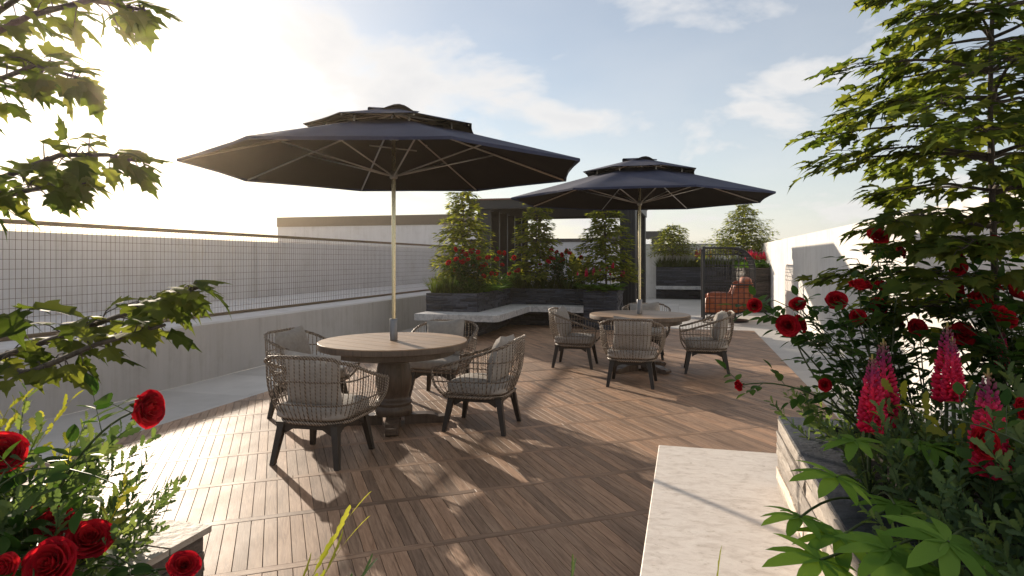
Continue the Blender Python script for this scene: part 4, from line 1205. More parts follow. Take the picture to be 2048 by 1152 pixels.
cone_tree('broad fine-leaved tree in the corner planter by the white wall', 1503, (1.97, 24.2), 1.2, 2.25, 1.55, 25, 0.095, 10, 0.12, 76, 'small_leaf', SMALL, 0.45, name='fine_leaved_tree', flat=True)

# ---- roses
def rose_mesh(seed):
    rg = random.Random(seed); mb = MB()
    # (petals, cup radius, top height, outward roll)
    rings = [(3, 0.13, 0.62, 0.00), (3, 0.24, 0.66, 0.02), (4, 0.38, 0.68, 0.05), (5, 0.54, 0.64, 0.10), (5, 0.70, 0.56, 0.18), (6, 0.86, 0.44, 0.26), (6, 0.98, 0.26, 0.34)]
    for ri, (n, rad, ztop, roll) in enumerate(rings):
        for k in range(n):
            a = 2 * math.pi * (k + 0.41 * ri) / n + rg.uniform(-.15, .15)
            vs = []; fs = []; q = 5
            zt = ztop + rg.uniform(-.05, .05); ph = rg.uniform(0, 6)
            for j in range(q + 1):
                v = j / q
                for i in range(q + 1):
                    u = -1 + 2 * i / q
                    edge = 1 - 0.55 * max(0, v - 0.72) / 0.28 * u * u * 0.6
                    half = math.pi / n * 1.42 * (0.55 + 0.45 * math.sin(math.pi * (0.15 + 0.6 * v)))
                    ang = a + u * half
                    r = rad * (0.30 + 0.70 * math.sin(min(1, v * 1.25) * math.pi / 2)) + roll * max(0, v - 0.55) ** 2 * 3.2 + 0.035 * u * (1 if ri % 2 else -1) + 0.02 * math.sin(3 * u + ph) * v
                    z = -0.42 + (zt + 0.42) * (v ** 0.9) * edge - roll * max(0, v - 0.7) ** 2 * 4.0 + 0.03 * math.sin(4 * u + ph) * v
                    vs.append((r * math.cos(ang), r * math.sin(ang), z))
            for j in range(q):
                for i in range(q):
                    b = j * (q + 1) + i; fs.append((b, b + 1, b + q + 2, b + q + 1))
            mb.add(vs, fs)
    return mb.mesh('bloom', 'rose_petal', True)
ROSES = [rose_mesh(s) for s in (1, 2, 3, 4, 5)]
ROSE_LEAF = [MB().add(*OVATE).mesh('leaf', 'rose_leaf', True)]
def calyx_mesh():
    mb = MB().lathe([(0.02, -0.55), (0.16, -0.45), (0.22, -0.30), (0.10, -0.22)], 8)
    for k in range(5):
        a = k * 2 * math.pi / 5; d = Vector((math.cos(a), math.sin(a), -0.35 + 0.2 * (k % 2)))
        mb.add(LANCE[0], LANCE[1], TR((0, 0, -0.38), frame(d, Vector((0, 0, 1))), (1.5, 0.95, 1)))
    return mb.mesh('calyx', 'green_stem')
CALYX = calyx_mesh()
def bezier(p0, p1, p2, n=10):
    return [p0 * (1 - t) ** 2 + p1 * (2 * t * (1 - t)) + p2 * t * t for t in [i / n for i in range(n + 1)]]
def leaf_spray(lst, pts, rg, size, every=0.07, start=0.25):
    """compound leaves of 3-5 leaflets along a cane"""
    L = 0; last = 0
    for i in range(1, len(pts)):
        L += (pts[i] - pts[i - 1]).length
        if i / len(pts) < start or L - last < every: continue
        last = L
        t = (pts[i] - pts[i - 1]).normalized()
        s = t.cross(Vector((rg.uniform(-1, 1), rg.uniform(-1, 1), rg.uniform(0.2, 1)))).normalized()
        ax = (s + t * 0.5 + Vector((0, 0, rg.uniform(-.15, .25)))).normalized()
        stem_end = pts[i] + ax * size * 1.5
        lst.append(('stalk', [pts[i], stem_end]))
        nrm = (Vector((0, 0, 1)) + rv(.5)).normalized()
        sd = ax.cross(nrm).normalized()
        for f, sg in ((1.0, 0), (0.62, 1), (0.62, -1), (0.28, 1), (0.28, -1)):
            if sg and rg.random() < 0.12: continue
            d = ax if sg == 0 else (ax * 0.45 + sd * sg).normalized()
            k = size * rg.uniform(0.75, 1.15) * (1.1 if sg == 0 else 0.9)
            lst.append(('leaf', TR(pts[i].lerp(stem_end, f), frame(d + rv(.15), nrm + rv(.3)), (k, k, k))))
def rose_bush(label, base, blooms, seed, rose_r, leaf_size, canes=0, group=None, singles=300, every=0.07):
    """blooms: list of (point, facing, scale)"""
    rg = random.Random(seed)
    root = empty('rose_bush', base); tag(root, label, 'rose bush', group)
    inv = Matrix.Translation(-Vector(base)); B = Vector(base)
    items = []; stems = MB()
    for p, face, sc in blooms:
        k = rose_r * sc
        rot = frame(face.orthogonal(), face)
        b = put('bloom', rg.choice(ROSES), root, inv @ TR(p, rot @ Matrix.Rotation(rg.uniform(0, 6), 3, 'Z'), (k * rg.uniform(.9, 1.1), k * rg.uniform(.9, 1.1), k * rg.uniform(.8, 1.15))))
        put('calyx', CALYX, b, Matrix.Identity(4))
        st = B + Vector((rg.uniform(-.08, .08), rg.uniform(-.08, .08), 0))
        neck = p - face * k * 0.5
        mid = st.lerp(neck, 0.5) + Vector((0, 0, (neck - st).length * 0.22)) + rv(0.04)
        mid = mid.lerp(neck - face * (neck - st).length * 0.45, 0.55)
        pts = bezier(st, mid, neck, 14)
        stems.tube(pts, [0.0045 - 0.0022 * i / 14 for i in range(15)], 6, False)
        leaf_spray(items, pts, rg, leaf_size, every)
    for c in range(canes):
        st = B + Vector((rg.uniform(-.1, .1), rg.uniform(-.1, .1), 0))
        e = rg.choice(blooms)[0].lerp(rg.choice(blooms)[0], rg.random()) + rv(0.10) - Vector((0, 0, 0.05))
        pts = bezier(st, st.lerp(e, 0.4) + Vector((0, 0, 0.25)) + rv(0.06), e, 12)
        stems.tube(pts, [0.0035 - 0.002 * i / 12 for i in range(13)], 5, False)
        leaf_spray(items, pts, rg, leaf_size, every * 0.8, 0.2)
    ms = [M for k, M in items if k == 'leaf']
    for k, s in items:
        if k == 'stalk': stems.tube(s, [0.0014, 0.0008], 4, False)
    mk('canes', stems, 'green_stem', root, inv, smooth=True)
    vis = sorted((project(M.translation)[2], i) for i, M in enumerate(ms) if in_view(M.translation))
    single = set(i for _, i in vis[:singles]); rest = MB()
    for i, M in enumerate(ms):
        if i in single: put('leaf', ROSE_LEAF[0], root, inv @ M)
        else: rest.add(OVATE[0], OVATE[1], M)
    if rest.v:
        o = mk('foliage', rest, 'rose_leaf', root, inv, smooth=True); o['kind'] = 'stuff'
    return root
def facing(x, y, z): return Vector((x, y, z)).normalized()
cam_fwd = Vector((-math.sin(YAW), math.cos(YAW), 0)); cam_rt = Vector((math.cos(YAW), math.sin(YAW), 0)); UP = Vector((0, 0, 1))
def face_cam(r, u, toward): return (cam_rt * r + UP * u - cam_fwd * toward).normalized()
def near_roses():
    b1 = [(1756, 472, 2.55, (-.1, .55, .6), 1.0), (1800, 502, 2.6, (.3, .2, .3), .8), (1720, 571, 2.5, (0, .9, .3), 1.0), (1673, 601, 2.48, (-.2, .5, .8), .95), (1595, 608, 2.45, (-.4, .5, .7), .75),
          (1576, 651, 2.42, (-.5, .2, .8), 1.0), (1601, 647, 2.5, (.5, .3, .5), .9), (1509, 611, 2.42, (-.3, .1, .9), .62), (1478, 771, 2.38, (-.9, -.1, .3), .55), (1768, 575, 2.6, (.2, .5, .5), .95),
          (1757, 612, 2.55, (.1, .3, .8), .85), (1716, 633, 2.5, (-.2, .3, .5), .7), (1650, 770, 2.35, (-.2, .1, .8), .6), (1793, 643, 2.55, (.1, .5, .5), .75)]
    bl = [(at_depth(x, y, d), face_cam(*f), s) for x, y, d, f, s in b1]
    rose_bush('red rose bush arching out over the deck in front of the white wall', (0.80, 2.75, 0.735), bl, 31, 0.035, 0.052, 19)
    b2 = [(1978, 486, 2.45, (-.5, .7, .3), 1.0), (1908, 512, 2.45, (.1, .6, .4), .95), (1913, 532, 2.38, (.0, .5, .8), .95), (1907, 580, 2.42, (.0, .3, .6), .9), (1962, 605, 2.32, (.1, .5, .6), 1.25),
          (2008, 634, 2.25, (.2, .6, .6), 1.2), (2030, 585, 2.3, (.5, .5, .3), 1.0), (1925, 668, 2.35, (.0, .3, .7), 1.2), (1835, 655, 2.45, (-.1, .4, .6), .9), (1990, 572, 2.5, (.3, .6, .3), .8)]
    bl = [(at_depth(x, y, d), face_cam(*f), s) for x, y, d, f, s in b2]
    rose_bush('red rose bush growing at the foot of the tall maple', (1.22, 2.55, 0.735), bl, 32, 0.035, 0.056, 18)
    bl = [(at_depth(1970, 885, 1.62), face_cam(.0, .25, 1.0), 1.0), (at_depth(2044, 818, 1.75), face_cam(.3, .3, .8), .8)]
    rose_bush('low red rose just in front of the pink lupin spike', (1.02, 1.72, 0.735), bl, 33, 0.033, 0.05, 2)
    b3 = [(298, 818, 1.42, (.85, .05, .25), 1.05), (6, 905, 1.45, (.3, .4, .7), 1.1), (108, 1046, 1.45, (.1, .6, .6), 1.0), (178, 1078, 1.42, (.3, .6, .5), 1.05), (100, 1128, 1.28, (.1, .5, .8), 1.15),
          (28, 1030, 1.5, (.0, .5, .5), .9), (368, 1130, 1.36, (.3, .5, .6), .7), (8, 1140, 1.25, (-.2, .5, .8), .8)]
    bl = [(at_depth(x, y, d), face_cam(*f), s) for x, y, d, f, s in b3]
    rose_bush('red rose bush in the near planter, one bloom on a long bare stem', (-1.50, 1.10, 0.735), bl, 34, 0.037, 0.056, 9)
near_roses()

# ---- lupins
def lupin_mesh(seed):
    rg = random.Random(seed); mb = MB()
    # unit height spike, z 0..1: whorls of keeled pea flowers, buds towards the tip
    n_r = 24
    fl = [(-0.16, -0.5, 0), (0.16, -0.5, 0), (0.34, 0.05, -0.10), (0.16, 0.62, 0.06), (-0.16, 0.62, 0.06), (-0.34, 0.05, -0.10), (0, 0.72, 0.34), (0, 0.1, 0.40), (0, -0.45, 0.16), (0, 0.15, -0.32)]
    ff = [(0, 1, 8), (1, 2, 7, 8), (2, 3, 6, 7), (3, 4, 6), (4, 5, 7, 6), (5, 0, 8, 7), (1, 0, 9), (2, 1, 9), (3, 2, 9), (4, 3, 9), (5, 4, 9), (0, 5, 9)]
    for i in range(n_r):
        f = i / (n_r - 1); z = 0.015 + 0.955 * f
        r = 0.120 * (1 - f) ** 0.5 * (0.82 + 0.3 * min(1, f * 4) * (1 - f * 0.5)) + 0.006
        n = max(4, int(10 * (1 - f * 0.55)))
        for k in range(n):
            a = 2 * math.pi * (k + (i % 2) * 0.5) / n + rg.uniform(-.2, .2)
            d = Vector((math.cos(a), math.sin(a), -0.25 + 1.3 * f + rg.uniform(-.2, .2))); s = (0.078 * (1 - f) ** 0.5 + 0.013) * rg.uniform(0.85, 1.15)
            rr = r * rg.uniform(0.9, 1.08)
            mb.add(fl, ff, TR(Vector((math.cos(a) * rr, math.sin(a) * rr, z + rg.uniform(-.01, .01))), frame(d, UP), (s * 1.1, s * 0.95, s)))
    mb.tube([(0, 0, -0.02), (0, 0, 0.99)], [0.04, 0.010], 6)
    return mb.mesh('flower_spike', 'lupin_petal', True)
LUPINS = [lupin_mesh(s) for s in (4, 5, 9)]
def palm_leaf(seed):
    rg = random.Random(seed); mb = MB(); n = 10
    for k in range(n):
        a = R(-155 + 310 * k / (n - 1)) + rg.uniform(-.06, .06)
        d = Vector((math.sin(a), math.cos(a), rg.uniform(-0.02, 0.16)))
        s = (0.85 + 0.3 * math.cos(a * 0.5)) * rg.uniform(0.88, 1.1)
        mb.add(LANCE[0], LANCE[1], TR((0, 0, 0), frame(d, UP), (s * 1.25, s, s)))
    return mb.mesh('leaf', 'lupin_leaf', True)
PALM = [palm_leaf(s) for s in (1, 2, 3)]
def lupin(label, foot, top_px, bot_px, x, d, leaves, seed):
    rg = random.Random(seed)
    a = at_depth(x, bot_px, d); b = at_depth(x, top_px, d)
    base = Vector((a.x + foot[0], a.y + foot[1], 0.735))
    root = empty('lupin', base); tag(root, label, 'lupin', 'lupins in the near planter')
    inv = Matrix.Translation(-base); L = (b - a).length
    put('flower_spike', rg.choice(LUPINS), root, inv @ TR(a, Matrix.Rotation(rg.uniform(-.06, .06), 3, 'X') @ Matrix.Rotation(rg.uniform(0, 6), 3, 'Z'), (L, L, L)))
    pts = bezier(base, base.lerp(a, 0.5) + rv(0.02), a + Vector((0, 0, 0.02)), 8)
    stem = MB().tube(pts, 0.006, 7, False)
    for (px, py, dd, size, tilt) in leaves:
        c = at_depth(px, py, dd)
        stem.tube(bezier(base, base.lerp(c, 0.5) + UP * 0.08, c, 8), [0.0035] * 9, 5, False)
        out = (c - base); out.z = 0; out = out.normalized() if out.length > 0.01 else Vector((0, -1, 0))
        nrm = (UP + face_cam(*tilt) * 0.8).normalized()
        put('leaf', rg.choice(PALM), root, inv @ TR(c, frame(out + rv(.2), nrm), (size, size, size)))
    mk('stalk', stem, 'green_stem', root, inv, smooth=True)
def near_lupins():
    t = (0, .3, .7)
    lupin('short pink lupin spike closest to the planter edge', (0, 0), 707, 862, 1744, 2.0, [(1672, 955, 1.72, 0.112, (-.2, .5, .6)), (1710, 882, 1.95, 0.099, (-.3, .6, .2)), (1600, 1035, 1.62, 0.092, (-.5, .4, .6)), (1790, 1010, 1.75, 0.106, t)], 1)
    lupin('taller pink lupin spike close behind the planter-edge lupin', (0, 0), 676, 850, 1769, 2.12, [(1850, 890, 1.9, 0.112, (.2, .5, .4))], 2)
    lupin('tallest pink lupin spike standing in front of the rose bush', (0, 0), 642, 800, 1894, 2.15, [(1940, 905, 1.9, 0.099, t)], 3)
    lupin('pink lupin spike overlapping the tallest lupin', (0, 0), 672, 800, 1906, 2.02, [(1680, 1075, 1.55, 0.112, (-.3, .4, .6))], 4)
    lupin('pink lupin spike with a yellow tip behind the low rose', (0, 0), 735, 950, 1979, 1.72, [(1895, 1085, 1.35, 0.112, (.1, .4, .8)), (1780, 1100, 1.40, 0.099, (-.2, .4, .7))], 5)
    lupin('small dark pink lupin spike half hidden by leaves', (0, 0), 655, 735, 2003, 2.3, [(1830, 1140, 1.35, 0.106, (-.1, .4, .7))], 6)
    lupin('pink lupin spike cut off by the picture edge', (0, 0), 770, 880, 2056, 1.8, [(1640, 1120, 1.45, 0.112, (-.4, .3, .7))], 7)
near_lupins()

# ---- lobed grey-green herbs
def sprig_mesh(seed, n, mat, length=1.0, shape=LOBED, leaf=0.30):
    rg = random.Random(seed); mb = MB()
    pts = [Vector((0.10 * math.sin(i * 0.5 + seed) * i / 8, 0.06 * math.cos(i * .7) * i / 8, length * i / 8)) for i in range(9)]
    mb.tube(pts, [0.011 - 0.008 * i / 8 for i in range(9)], 5, False)
    for k in range(n):
        f = 0.15 + 0.85 * k / (n - 1); i = min(7, int(f * 8)); p = pts[i].lerp(pts[i + 1], f * 8 - i)
        a = k * 2.4 + rg.uniform(-.3, .3)
        d = Vector((math.cos(a), math.sin(a), rg.uniform(0.35, 0.9) + f * 0.8))
        s = leaf * (1.1 - 0.45 * f) * rg.uniform(0.8, 1.2)
        mb.add(shape[0], shape[1], TR(p, frame(d, UP + rv(.4)), (s, s, s)))
    return mb.mesh('sprig', mat, True)
SPRIGS = [sprig_mesh(s, 24, 'herb_leaf', leaf=0.21) for s in (1, 2, 3, 4)]
YSPRIGS = [sprig_mesh(s, 12, 'herb_yellow', leaf=0.24) for s in (6, 7)]
def herb(label, base, n, spread, length, seed, lean=(0, 0, 0), yellow=0, targets=None):
    rg = random.Random(seed)
    root = empty('herb_bush', base); tag(root, label, 'herb', 'grey-green herbs in the planters')
    for k in range(n):
        a = rg.uniform(0, 6.283); r = spread * math.sqrt(rg.random())
        d = Vector((math.cos(a) * r / spread * 0.75, math.sin(a) * r / spread * 0.75, 1.0)) + Vector(lean) + rv(.15)
        L = length * rg.uniform(0.7, 1.15)
        z = d.normalized(); rot = frame(z.orthogonal(), z) @ Matrix.Rotation(rg.uniform(0, 6), 3, 'Z')
        me = rg.choice(YSPRIGS) if k < yellow else rg.choice(SPRIGS)
        put('sprig', me, root, TR((math.cos(a) * r, math.sin(a) * r, 0), rot, (L * 0.75, L * 0.75, L)))
    for (px, py, d, L, y) in (targets or []):
        tip = at_depth(px, py, d) - Vector(base)
        z = tip.normalized(); rot = frame(z.orthogonal(), z)
        L2 = tip.length * 0.95
        put('sprig', (YSPRIGS if y else SPRIGS)[int(px) % 2], root, TR((0, 0, 0), rot, (L * 0.5, L * 0.5, L2)))
    return root
herb('grey-green herb spilling over the far end of the sunlit planter', (0.66, 2.92, 0.735), 20, 0.15, 0.26, 41, (-.25, .0, 0))
herb('grey-green herb behind the pair of lupins', (0.85, 2.42, 0.735), 26, 0.18, 0.34, 42, (-.1, 0, 0))
herb('grey-green herb between the lupin pairs', (0.78, 2.02, 0.735), 26, 0.16, 0.32, 43, (.1, -.1, 0))
herb('grey-green herb with yellow tips around the tallest lupins', (1.02, 2.10, 0.735), 30, 0.18, 0.42, 44, (-.1, -.1, 0), 3)
herb('grey-green herb at the foot of the maple trunk', (1.35, 2.55, 0.735), 24, 0.2, 0.40, 45, (-.1, -.2, 0))
herb('grey-green herb leaning low over the stone coping', (0.78, 1.62, 0.735), 30, 0.16, 0.26, 46, (-.55, -.1, -.35))
herb('grey-green herb with bright yellow twigs in the near corner', (1.02, 1.42, 0.735), 34, 0.18, 0.34, 47, (-.45, -.05, -.2), 4)
herb('grey-green herb filling the bottom corner of the picture', (0.86, 1.12, 0.735), 34, 0.18, 0.24, 48, (-.4, 0, -.3))
herb('grey-green herb spilling onto the coping beside the nearest lupin', (0.66, 2.30, 0.735), 24, 0.13, 0.25, 57, (-.3, -.1, 0))
herb('grey-green herb beside the low red rose', (1.18, 1.85, 0.735), 26, 0.16, 0.36, 49, (-.1, -.1, 0), 1)
herb('grey-green herb under the cut-off lupin', (1.28, 1.55, 0.735), 26, 0.18, 0.34, 50, (-.1, -.1, 0), 1)
herb('grey-green herb at the low-wall side of the rose planter', (-1.75, 1.22, 0.735), 34, 0.2, 0.36, 51, (.15, .0, 0), 6, [(40, 790, 1.75, .3, 1), (145, 785, 1.72, .3, 1)])
herb('grey-green herb reaching over the planter rim beside the roses', (-1.46, 1.22, 0.735), 26, 0.14, 0.26, 52, (.35, .1, -.2), 1, [(345, 968, 1.62, .3, 0), (250, 1010, 1.6, .3, 0), (200, 960, 1.62, .3, 0), (360, 1000, 1.55, .3, 0)])
herb('grey-green herb under the lowest roses', (-1.36, 0.95, 0.735), 22, 0.12, 0.17, 53, (.2, 0, 0))
herb('thin yellow-green herb stem rising in front of the deck', (-0.62, 0.55, 0.735), 0, 0.1, 0.2, 54, targets=[(717, 1000, 0.86, .17, 1), (700, 1060, 0.84, .18, 1), (636, 1105, 0.83, .17, 1), (742, 1130, 0.82, .2, 0)])
herb('single dark herb tip peeping up before the deck', (-0.16, 0.5, 0.735), 0, 0.1, 0.2, 55, targets=[(1152, 1130, 0.72, .14, 0)])
herb('yellow herb tip peeping up before the travertine slab', (0.03, 0.48, 0.735), 0, 0.1, 0.2, 56, targets=[(1432, 1148, 0.62, .12, 1)])

# ---- planting in the bench planters and at the back wall
def blade(mb, p, d, L, w, bend, n=5):
    d = d.normalized(); side = d.cross(UP)
    side = side.normalized() if side.length > 1e-3 else Vector((1, 0, 0))
    out = Vector((d.x, d.y, 0)); vs = []
    for i in range(n + 1):
        f = i / n
        c = p + d * (L * f) + (out * 0.6 - UP) * (bend * L * f * f)
        ww = w * (1 - f ** 2.2) + 0.0006
        vs += [c - side * ww, c + side * ww]
    mb.add(vs, [(2 * i, 2 * i + 1, 2 * i + 3, 2 * i + 2) for i in range(n)])
def tuft_mesh(seed, n, h, w, mat, spread=0.05, name='tuft'):
    rg = random.Random(seed); mb = MB()
    for k in range(n):
        a = rg.uniform(0, 6.283); r = rg.random()
        d = Vector((math.cos(a) * r * 0.75, math.sin(a) * r * 0.75, 1.0))
        blade(mb, Vector((math.cos(a) * spread * r, math.sin(a) * spread * r, 0)), d, h * rg.uniform(0.6, 1.1), w * rg.uniform(.7, 1.2), rg.uniform(.05, .5) * r)
    return mb.mesh(name, mat)
def fern_mesh(seed, n, L, mat):
    rg = random.Random(seed); mb = MB()
    for k in range(n):
        a = 2 * math.pi * k / n + rg.uniform(-.4, .4); el = rg.uniform(0.5, 1.5)
        d = Vector((math.cos(a), math.sin(a), el)).normalized(); out = Vector((d.x, d.y, 0)); ll = L * rg.uniform(.7, 1.15)
        pts = [d * (ll * i / 12) + (out * .5 - UP) * (0.42 * ll * (i / 12) ** 2) for i in range(13)]
        mb.tube(pts[::2], 0.0022, 3, False)
        for i in range(2, 13):
            t = (pts[i] - pts[i - 1]).normalized(); s = t.cross(UP).normalized()
            ln = 0.30 * ll * math.sin(math.pi * (0.12 + 0.86 * i / 12.5)) + 0.012
            for sg in (1, -1):
                e = pts[i] + (s * sg + t * 0.55).normalized() * ln - UP * 0.15 * ln
                m1 = pts[i].lerp(e, 0.35) + t * 0.016; m2 = pts[i].lerp(e, 0.35) - t * 0.016
                mb.add([pts[i], m1, e, m2], [(0, 1, 2, 3)])
    return mb.mesh('fern', mat)
def shrub_mesh(seed, n, r, h, leaf, mat, shape=SMALL):
    rg = random.Random(seed); mb = MB()
    for k in range(n):
        a = rg.uniform(0, 6.283); u = rg.random() ** 0.5; z = rg.random()
        p = Vector((math.cos(a) * r * u, math.sin(a) * r * u, h * z * (1 - 0.55 * u * u)))
        d = Vector((math.cos(a) * (0.4 + u), math.sin(a) * (0.4 + u), rg.uniform(-0.1, 1.0)))
        s = leaf * rg.uniform(.7, 1.3)
        mb.add(shape[0], shape[1], TR(p, frame(d, UP + rv(.6)), (s, s, s)))
    return mb.mesh('shrub', mat)
NTH = 'first second third fourth fifth sixth seventh eighth ninth tenth eleventh twelfth thirteenth fourteenth fifteenth sixteenth'.split()
def scatter(name, label, cat, group, meshes, spots, smin, smax, z):
    for i, (x, y) in enumerate(spots):
        s = rnd.uniform(smin, smax)
        o = put(name, meshes[i % len(meshes)], None, TR((x, y, z), Matrix.Rotation(rnd.uniform(0, 6), 3, 'Z'), (s, s, s)))
        tag(o, label.replace('NTH', NTH[i]), cat, group)
def bench_planting():
    Z = TOP - 0.035
    tu = [tuft_mesh(s, 90, 0.42, 0.007, 'grass_leaf', 0.09, 'strap_leaf_tuft') for s in (1, 2, 3)]
    scatter('strap_leaf_tuft', 'NTH dark strap-leaved tuft along the back run of the bench, counted from the inside corner', 'grass', 'strap-leaved tufts behind the bench', tu,
            [(-3.75 + 0.19 * i, 14.68 + 0.12 * (i % 3)) for i in range(8)], 0.85, 1.2, Z)
    scatter('strap_leaf_tuft', 'strap-leaved tuft at the low-wall end of the bench planter, NTH in its clump', 'grass', 'strap-leaved tufts at the bench end', tu,
            [(-4.88, 12.25), (-4.72, 12.32), (-4.55, 12.24), (-4.85, 12.55), (-4.62, 12.62)], 0.85, 1.15, Z)
    fe = [fern_mesh(s, 13, 0.40, 'fern_leaf') for s in (1, 2)]
    scatter('fern', 'bright fern on the long inner side of the bench planter, NTH from the bench front', 'fern', 'ferns at the inside corner', fe,
            [(-4.05, 12.75), (-4.06, 13.2), (-4.08, 13.65), (-4.08, 14.1)], 0.8, 1.05, Z)
    scatter('fern', 'bright fern in the square slate planter, NTH from its bench side', 'fern', 'ferns in the square planter', fe,
            [(-2.0, 14.12), (-1.87, 14.30), (-1.75, 14.08), (-1.63, 14.4), (-1.53, 14.14)], 1.0, 1.3, Z)
    sh = [shrub_mesh(s, 420, 0.24, 0.34, 0.055, 'rose_leaf') for s in (1, 2)]
    scatter('low_shrub', 'low dark green shrub in the bench planter, NTH going back from the bench front', 'shrub', 'low shrubs in the bench planter', sh,
            [(-4.3, 12.35), (-4.18, 12.6), (-4.45, 12.9), (-4.75, 12.95), (-4.3, 13.3), (-4.65, 13.5), (-4.3, 13.9), (-4.2, 14.6), (-3.9, 14.95), (-3.3, 15.0), (-2.9, 14.95), (-2.5, 14.9), (-2.3, 15.0)], 0.85, 1.25, Z)
    S = 420 / 2048.0
    L = [(250, 90), (315, 115), (410, 100), (468, 118), (350, 140), (255, 185), (180, 222), (285, 180), (240, 210), (330, 205), (370, 190), (235, 285), (430, 245), (475, 180), (565, 170), (650, 185), (680, 120),
         (725, 128), (540, 240), (480, 290), (525, 350), (600, 325), (640, 330), (705, 240), (355, 415), (500, 265), (400, 120), (310, 215)]
    bl = [(at_depth(860 + x * S, 480 + y * S, rnd.uniform(12.9, 13.7)), face_cam(rnd.uniform(-.6, .6), rnd.uniform(0, .8), .6), rnd.uniform(.85, 1.15)) for x, y in L]
    rose_bush('red rose bush at the low-wall end of the planted bench', (-4.45, 12.75, Z), bl, 61, 0.046, 0.06, 26, singles=0, every=0.05)
    L = [(1185, 100), (1235, 120), (1330, 110), (1360, 125), (1285, 145), (1180, 175), (1210, 180), (1155, 210), (1265, 205), (1295, 185), (1380, 180), (1475, 170), (1365, 240), (1220, 270), (1075, 235), (1320, 385), (1250, 200)]
    bl = [(at_depth(860 + x * S, 480 + y * S, rnd.uniform(14.8, 15.4)), face_cam(rnd.uniform(-.6, .6), rnd.uniform(0, .8), .6), rnd.uniform(.85, 1.15)) for x, y in L]
    rose_bush('red rose bush in the middle of the planted bench', (-3.0, 14.95, Z), bl, 62, 0.048, 0.06, 18, singles=0, every=0.05)
    L = [(820, 172), (775, 325), (845, 300), (860, 295)]
    bl = [(at_depth(860 + x * S, 480 + y * S, 14.9), face_cam(rnd.uniform(-.6, .6), rnd.uniform(0, .8), .6), 1.0) for x, y in L]
    rose_bush('small red rose bush in the inside corner, before the pergola louvres', (-3.9, 14.85, Z), bl, 63, 0.048, 0.06, 5, singles=0, every=0.05)
    # lupins in the square planter
    for i, (x, y0, y1) in enumerate([(1440, 300, 345), (1525, 262, 355), (1598, 255, 345), (1658, 262, 325), (1722, 240, 310), (1757, 285, 345), (1782, 195, 275), (1868, 290, 352), (1890, 285, 360)]):
        a = at_depth(860 + x * S, 480 + y1 * S, 14.25); b = at_depth(860 + x * S, 480 + y0 * S, 14.25); Lh = (b - a).length
        root = empty('lupin', (a.x, a.y, Z)); tag(root, 'red lupin spike over the square planter, NTH from the bench side' .replace('NTH', NTH[i]), 'lupin', 'red lupins in the square planter')
        put('flower_spike', LUPINS[i % 2], root, TR((0, 0, a.z - Z), None, (Lh * 1.15, Lh * 1.15, Lh)))
        mk('stalk', MB().tube([(0, 0, 0), (0.01, 0, (a.z - Z) * .5), (0, 0, a.z - Z + 0.01)], 0.006, 5), 'green_stem', root)
    # variegated plant
    base = at_depth(1150, 566, 15.1); base.z = Z
    root = empty('variegated_plant', base); tag(root, 'yellow and green striped broad-leaved plant beside the rose bush', 'plant')
    me = MB().add(*OVATE).mesh('leaf', 'variegated_leaf', True)
    for (px, py, up_) in ((1144, 503, 1), (1158, 512, 1), (1180, 517, 1), (1150, 530, 1), (1135, 535, 1), (1170, 535, 1)):
        tip = at_depth(px, py, 15.1) - base; d = tip.normalized(); ln = tip.length
        put('leaf', me, root, TR(tip * 0.45, frame(d, Vector((0.3, -1, 0.2))), (ln * 0.42, ln * 0.55, ln * 0.4)))
        mk('stem', MB().tube([(0, 0, 0), tip * 0.46], 0.007, 5), 'green_stem', root)
    # back wall planter
    gz = 1.18
    tu2 = [tuft_mesh(s, 110, 0.50, 0.012, 'grass_leaf', 0.14, 'leafy_tuft') for s in (5, 6)]
    scatter('leafy_tuft', 'NTH dense leafy tuft in the back wall planter, counted from its free end', 'shrub', 'tufts in the back wall planter', tu2,
            [(-1.05 + 0.21 * i, 27.88 + 0.16 * (i % 2)) for i in range(16)], 0.9, 1.2, gz)
    fe2 = [fern_mesh(s, 16, 0.52, 'fern_leaf') for s in (5, 6)]
    scatter('fern', 'fern on the tall corner planter, NTH back from its front face', 'fern', 'ferns in the corner planter', fe2,
            [(1.95, 21.4), (2.3, 21.6), (1.92, 21.9), (2.25, 22.2), (1.95, 22.7), (2.3, 23.1), (2.0, 23.6)], 0.9, 1.2, 1.2)
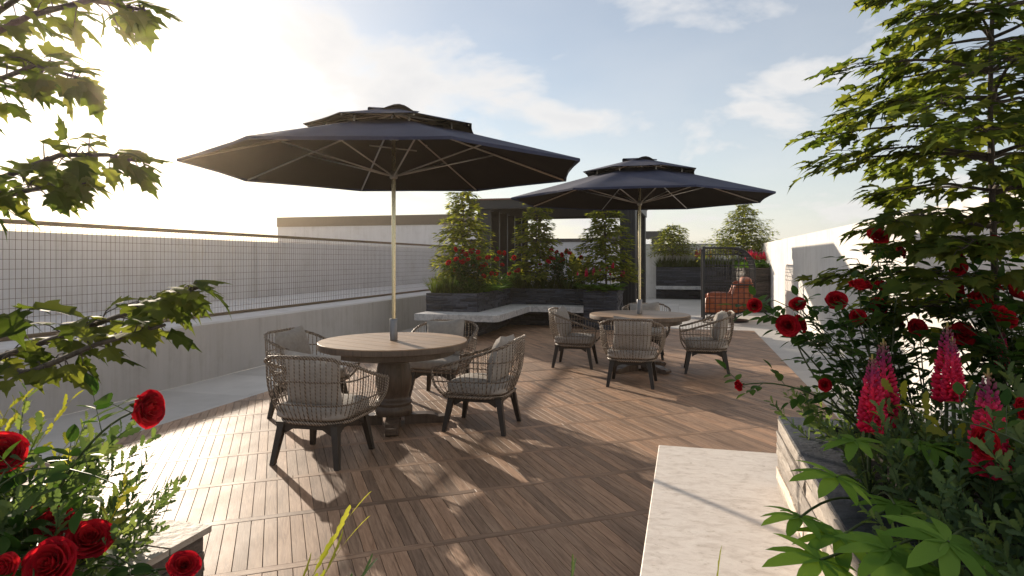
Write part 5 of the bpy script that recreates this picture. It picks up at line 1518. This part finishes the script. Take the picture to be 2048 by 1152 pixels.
    sh2 = [shrub_mesh(s, 380, 0.30, 0.42, 0.07, 'rose_leaf') for s in (8, 9)]
    scatter('low_shrub', 'rounded shrub on the tall corner planter, NTH back from its front face', 'shrub', 'shrubs in the corner planter', sh2,
            [(2.12, 21.65), (2.05, 22.4), (2.3, 22.6), (2.0, 24.3), (2.2, 25.2)], 0.9, 1.15, 1.2)
    for i in range(12):
        x, y = 1.88 + 0.052 * i, 21.75 + 0.5 * ((i * 7) % 5) / 5 + 0.25
        root = empty('lupin', (x, y, 1.2)); tag(root, 'red lupin spike on the tall corner planter, NTH along towards the white wall' .replace('NTH', NTH[i]), 'lupin', 'red lupins on the corner planter')
        hh = rnd.uniform(0.26, 0.38); s = rnd.uniform(0.26, 0.34)
        put('flower_spike', LUPINS[i % 2], root, TR((0, 0, hh), None, (s, s, s)))
        mk('stalk', MB().tube([(0, 0, 0), (0, 0, hh + 0.01)], 0.008, 5), 'green_stem', root)
    for i, px in enumerate((1393, 1400, 1408, 1420)):
        a = at_depth(px, 514, 26.9)
        root = empty('lupin', (a.x, a.y, gz)); tag(root, 'red lupin spike in the back wall planter, NTH towards the pod cage' .replace('NTH', NTH[i]), 'lupin', 'red lupins at the back wall')
        put('flower_spike', LUPINS[i % 2], root, TR((0, 0, a.z - gz), None, (0.42, 0.42, 0.42)))
        mk('stalk', MB().tube([(0, 0, 0), (0, 0, a.z - gz + 0.01)], 0.008, 5), 'green_stem', root)
bench_planting()

# ------------------------------------------------------------------ haze added to imitate the lens glow round the sun
def build_haze():
    m, nt, out = new_mat('glow_haze')
    v = nt.nodes.new('ShaderNodeVolumePrincipled')
    v.inputs['Color'].default_value = (1.0, 0.84, 0.62, 1)
    v.inputs['Density'].default_value = 0.0017
    v.inputs['Anisotropy'].default_value = 0.90
    nt.links.new(v.outputs[0], out.inputs['Volume'])
    h = mk('haze', MB().span((-75, -55, FLOOR - 7.0), (75, 95, 4.6)), 'glow_haze')
    tag(h, 'thin warm haze added for the glow round the sun', 'haze', kind='stuff')
build_haze()
scene.cycles.volume_bounces = 0
